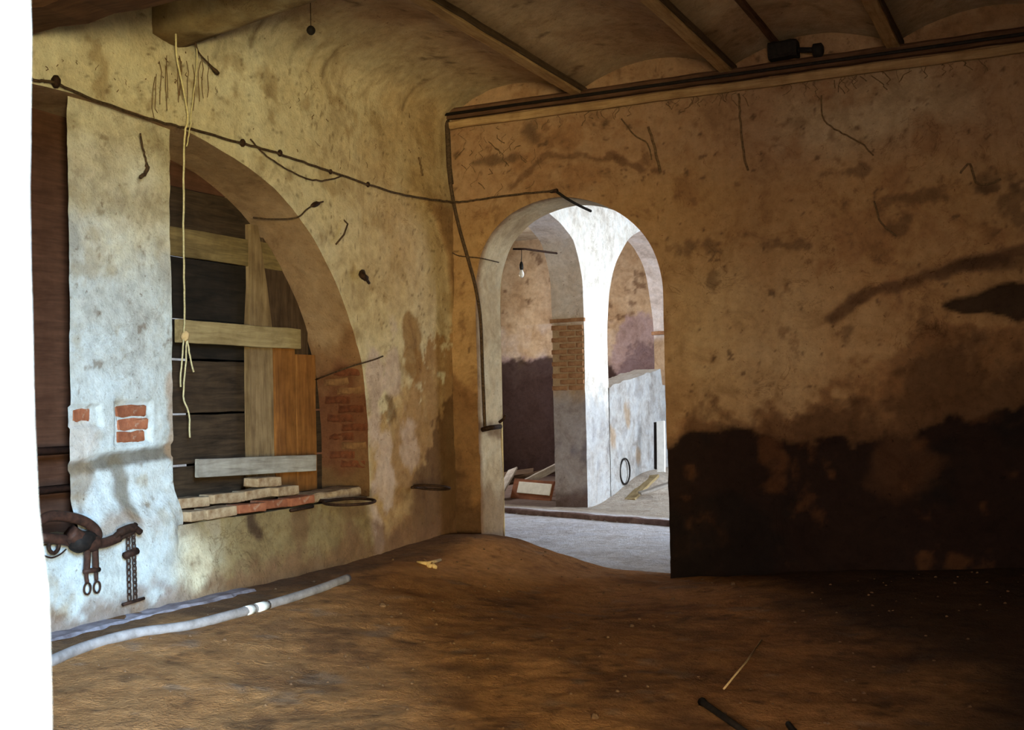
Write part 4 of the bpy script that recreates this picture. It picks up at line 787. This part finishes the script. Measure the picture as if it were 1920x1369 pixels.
# ------------------------------------------------------------------ cobweb strands on the brown wall
for (q, r, lab) in (([(1385, 175), (1388, 230), (1394, 285), (1402, 320)], .009, 'long dusty cobweb strand hanging straight under the batten'), ([(1216, 238), (1228, 280), (1239, 322)], .011, 'thick dusty strand on the wall above the doorway arch'),
                    ([(1165, 222), (1188, 252), (1214, 270), (1222, 300)], .006, 'bent dusty strand left of the thick one above the doorway'), ([(1540, 178), (1545, 225), (1580, 250), (1615, 268), (1638, 292)], .006, 'curving dusty strand right of the long straight one'),
                    ([(1640, 378), (1652, 418), (1682, 442)], .007, 'hooked dusty strand in the middle of the brown wall'), ([(1800, 325), (1818, 308), (1830, 342), (1856, 345), (1876, 336)], .008, 'wavy dusty strand near the right edge of the brown wall'),
                    ([(785, 295), (790, 315), (792, 330)], .008, 'short dark strand on the wall just left of the corner')):
    pts = [(OL(a, b, .03) if a < 838 else OB(a, b, .02)) for a, b in q]
    o = tube('cobweb_strand', jitter(curve_pts(pts, 5), .004), r, M_WEB, 6); tag(o, lab, 'cobweb', 'cobweb strands on the walls')
V = []; Fc = []
for i in range(90):
    px = random.uniform(850, 1910); py = 240 - (px - 838) * 0.136 + random.uniform(-2, 12)
    if i > 60: px = random.uniform(860, 1010); py = random.uniform(250, 350)
    n_ = random.randint(2, 5); q = [OB(px, py, .035 if i <= 60 else .02)]
    for k in range(n_): px += random.uniform(-9, 9); py += random.uniform(2, 9); q.append(OB(px, py, .015))
    tube_geo(q, random.uniform(.0015, .004), 4, False, V, Fc)
for i in range(45):
    px = random.uniform(80, 800); py = random.uniform(90, 240) + max(0, px - 350) * 0.28
    if px < 380 and py > 150: py -= 60
    q = [OL(px, py, .025)]
    for k in range(random.randint(1, 3)): px += random.uniform(-4, 4); py += random.uniform(1, 5); q.append(OL(px, py, .018))
    tube_geo(q, random.uniform(.001, .0035), 4, False, V, Fc)
for i in range(14):
    px = random.uniform(285, 395); py = random.uniform(100, 150); q = []
    for k in range(5): q.append(OL(px + random.uniform(-3, 3), py + k * random.uniform(18, 22), .045))
    tube_geo(q, .003, 4, False, V, Fc)
tag(raw('cobwebs', V, Fc, M_WEB, True), 'dusty cobweb wisps clinging to both walls', 'cobwebs', None, 'stuff')

# ------------------------------------------------------------------ things on the earth floor
def onfloor(px, py, up=0.0):
    z = 0.2
    for _ in range(12): p = P(px, py, z=z); z = gz(p.x, p.y) + up
    return Vector((p.x, p.y, z))
hs = thing('floor_hose', 'pale grey hose lying on the floor along the manger wall', 'hose', onfloor(480, 1140))
pts = curve_pts([onfloor(a, b, .022) for a, b in ((40, 1262), (95, 1240), (160, 1213), (250, 1188), (350, 1174), (430, 1154), (490, 1138), (560, 1117), (610, 1100), (652, 1084))], 8)
under(tube('hose', pts, 0.029, M_HOSE, 10), hs)
for (a, b) in (((459, 1146.5), (474, 1142)), ((481, 1140.5), (501, 1135))):
    under(tube('white_band', [onfloor(*a, .022), onfloor(*b, .022)], 0.0305, M_WHITE, 10), hs)
fo = board('trim_3', (0.10, -6.5, 0.245), (0.07, -3.05, 0.25), (1, 0, 0), 0.22, 0.09, m_noise('lilac_plaster', (0.13, 0.10, 0.11), (0.34, 0.30, 0.34), 9, .95), 0.012, 40, 0.03); tag(fo, 'low plaster ledge along the foot of the manger wall', None, None, 'structure')
s0, s1 = onfloor(1316, 1316, .015), onfloor(1405, 1378, .012); tag(tube('iron_bar', [s0, s0.lerp(s1, .08), s0.lerp(s1, .5), s1], [.022, .016, .015, .014], M_BLACK, 8), 'dark rod lying on the floor at the bottom edge', 'rod')
s0, s1 = onfloor(1478, 1358, .012), onfloor(1500, 1385, .012); tag(tube('stick', [s0, s0.lerp(s1, .5), s1], .014, M_BLACK, 8), 'dark stub of stick right of the rod at the bottom edge', 'stick')
tag(tube('straw_stalk', [onfloor(1428, 1200, .004), onfloor(1400, 1240, .004), onfloor(1357, 1292, .004)], .005, M_EARTH if False else M_STRAW, 5), 'long thin stalk lying on the floor beyond the rod', 'stalk')
for (q, lab) in (([(782, 1053), (800, 1057), (826, 1050)], 'pale straw lying across the floor near the corner'), ([(795, 1050), (806, 1062)], 'short pale straw crossing the longer one near the corner'), ([(808, 1055), (816, 1064)], 'tiny pale straw beside the crossed straws near the corner')):
    tag(tube('straw', [onfloor(a, b, .012) for a, b in q], [.010, .018, .012][:len(q)], M_STRAW, 6), lab, 'straw', 'straws on the floor')
M_CLOD = m_noise('earth_clod', (0.09, 0.05, 0.03), (0.2, 0.115, 0.065), 20, .98, 0, .8, .01)
V = []; Fc = []
for i in range(260):
    x, y = random.uniform(0.25, 5.0), random.uniform(-5.2, -0.1); r = random.uniform(.003, .010) * (2.2 if random.random() < .05 else 1)
    c = Vector((x, y, gz(x, y) + r * .3)); tube_geo([c - Vector((r, 0, 0)), c - Vector((r * .5, 0, 0)), c + Vector((r * .5, r * .2, 0)), c + Vector((r, 0, 0))], [r * .3, r * random.uniform(.6, 1), r * random.uniform(.6, 1), r * .3], 5, False, V, Fc)
tag(raw('earth_clods', V, Fc, M_CLOD), 'small clods and pebbles strewn over the earth floor', 'clods', None, 'stuff')

# ------------------------------------------------------------------ things in the next room
bp = P(978, 512, y=4.15); bulb = thing('light_bulb', 'bare clear bulb hanging in a black socket beyond the doorway', 'bulb', bp)
prof_ = [(.062, .002), (.058, .014), (.045, .028), (.02, .034), (-.005, .031), (-.03, .02), (-.05, .015)]
gl = under(tube('glass', [bp - Vector((0, 0, a)) for a, _ in prof_], [b for _, b in prof_], M_BULB, 14), bulb)
tp_ = P(978, 468, y=4.15); under(tube('socket', [bp + Vector((0, 0, .04)), bp + Vector((0, 0, .06)), bp + Vector((0, 0, .11)), bp + Vector((0, 0, .14)), bp + Vector((0, 0, .15))], [.020, .026, .024, .014, .006], M_SOCKET, 12), bulb)
under(tube('cord', [bp + Vector((0, 0, .14)), tp_], .005, M_SOCKET, 6), bulb)
tag(tube('lamp_arm', [P(962, 467, y=4.15), P(985, 467, y=4.17), (XA0 + 0.15, 4.72, tp_.z + 0.02), (XA0 + 0.18, 4.98, tp_.z + 0.03)], .014, M_RUST, 8), 'rusty arm carrying the bulb cord under the far arch', 'arm')
hc = P(1172, 884, x=XA1 + .03); tag(tube('wall_hoop', [hc + Vector((0.015 * math.cos(k * math.pi / 14), 0.16 * math.cos(k * math.pi / 14), 0.185 * math.sin(k * math.pi / 14))) for k in range(28)], .013, M_BLACK, 6, True), 'dark hoop hanging on the white parapet beyond the doorway', 'hoop')
def far_board(name, a, b, y0, y1, w, t_, mat, lab, cat, wd=(0, 0, 1)):
    return tag(board(name, P(a[0], a[1], y=y0), P(b[0], b[1], y=y1), wd, w, t_, mat, .004, 6), lab, cat)
pn = thing('framed_panel', 'white panel in a red-brown frame leaning on the boards beyond the doorway', 'panel', P(1000, 928, y=6.3))
A_, B_ = P(962, 916, y=6.3), P(1036, 922, y=6.0); dv = (B_ - A_)
under(board('frame', A_, B_, (0.0, 0.35, 1), 0.30, 0.03, m_wood('red_brown_wood', (0.16, 0.055, 0.03), (0.30, 0.12, 0.06)), .003, 4), pn)
nrm = dv.cross(Vector((0, .35, 1))).normalized(); nrm = nrm if nrm.y < 0 else -nrm
under(board('white_panel', A_.lerp(B_, .16) + nrm * .017 + Vector((0, 0, .02)), A_.lerp(B_, .97) + nrm * .017 + Vector((0, 0, .02)), (0, .35, 1), 0.17, 0.02, M_WHITE, .002, 4), pn)
far_board('far_board', (934, 930), (962, 880), 5.9, 7.2, .16, .03, M_GREYWOOD, 'greyish board leaning at the left end of the pile beyond the doorway', 'board', (1, 0, .3))
far_board('far_board', (948, 905), (1046, 880), 6.9, 7.6, .14, .04, M_DARKWOOD, 'dark board behind the white panel beyond the doorway', 'board', (0, 1, .5))
far_board('far_board', (985, 905), (1050, 872), 6.6, 7.4, .10, .06, M_GREYWOOD, 'slanting beam above the white panel beside the brick pier', 'board', (0, .3, 1))
far_board('far_board', (936, 893), (1000, 884), 7.6, 7.8, .25, .04, M_DARKWOOD, 'wide dark plank at the back of the far pile', 'board', (0, 1, .3))
far_board('far_plank', (1180, 938), (1226, 893), 5.9, 7.2, .16, .04, M_PINE, 'pale plank lying on the rubble below the white parapet', 'plank', (1, 0, .1))
far_board('far_plank', (1200, 925), (1262, 905), 6.0, 6.3, .14, .035, M_GREYWOOD, 'greyish plank crossing behind the pale one on the rubble', 'plank', (0, 1, .2))
wp0, wp1 = P(1240, 886, y=7.0), P(1239, 790, y=7.2)
wb = thing('white_post', 'white painted post standing at the right jamb beyond the doorway', 'post', wp0)
under(board('face', wp0, wp1, (1, 0, 0), 0.12, 0.05, M_WHITE, .002, 4), wb)
under(board('dark_edge', wp0 + Vector((-.085, .02, .05)), wp1 + Vector((-.085, .02, -.02)), (1, 0, 0), 0.05, 0.05, M_BLACK, .002, 4), wb)
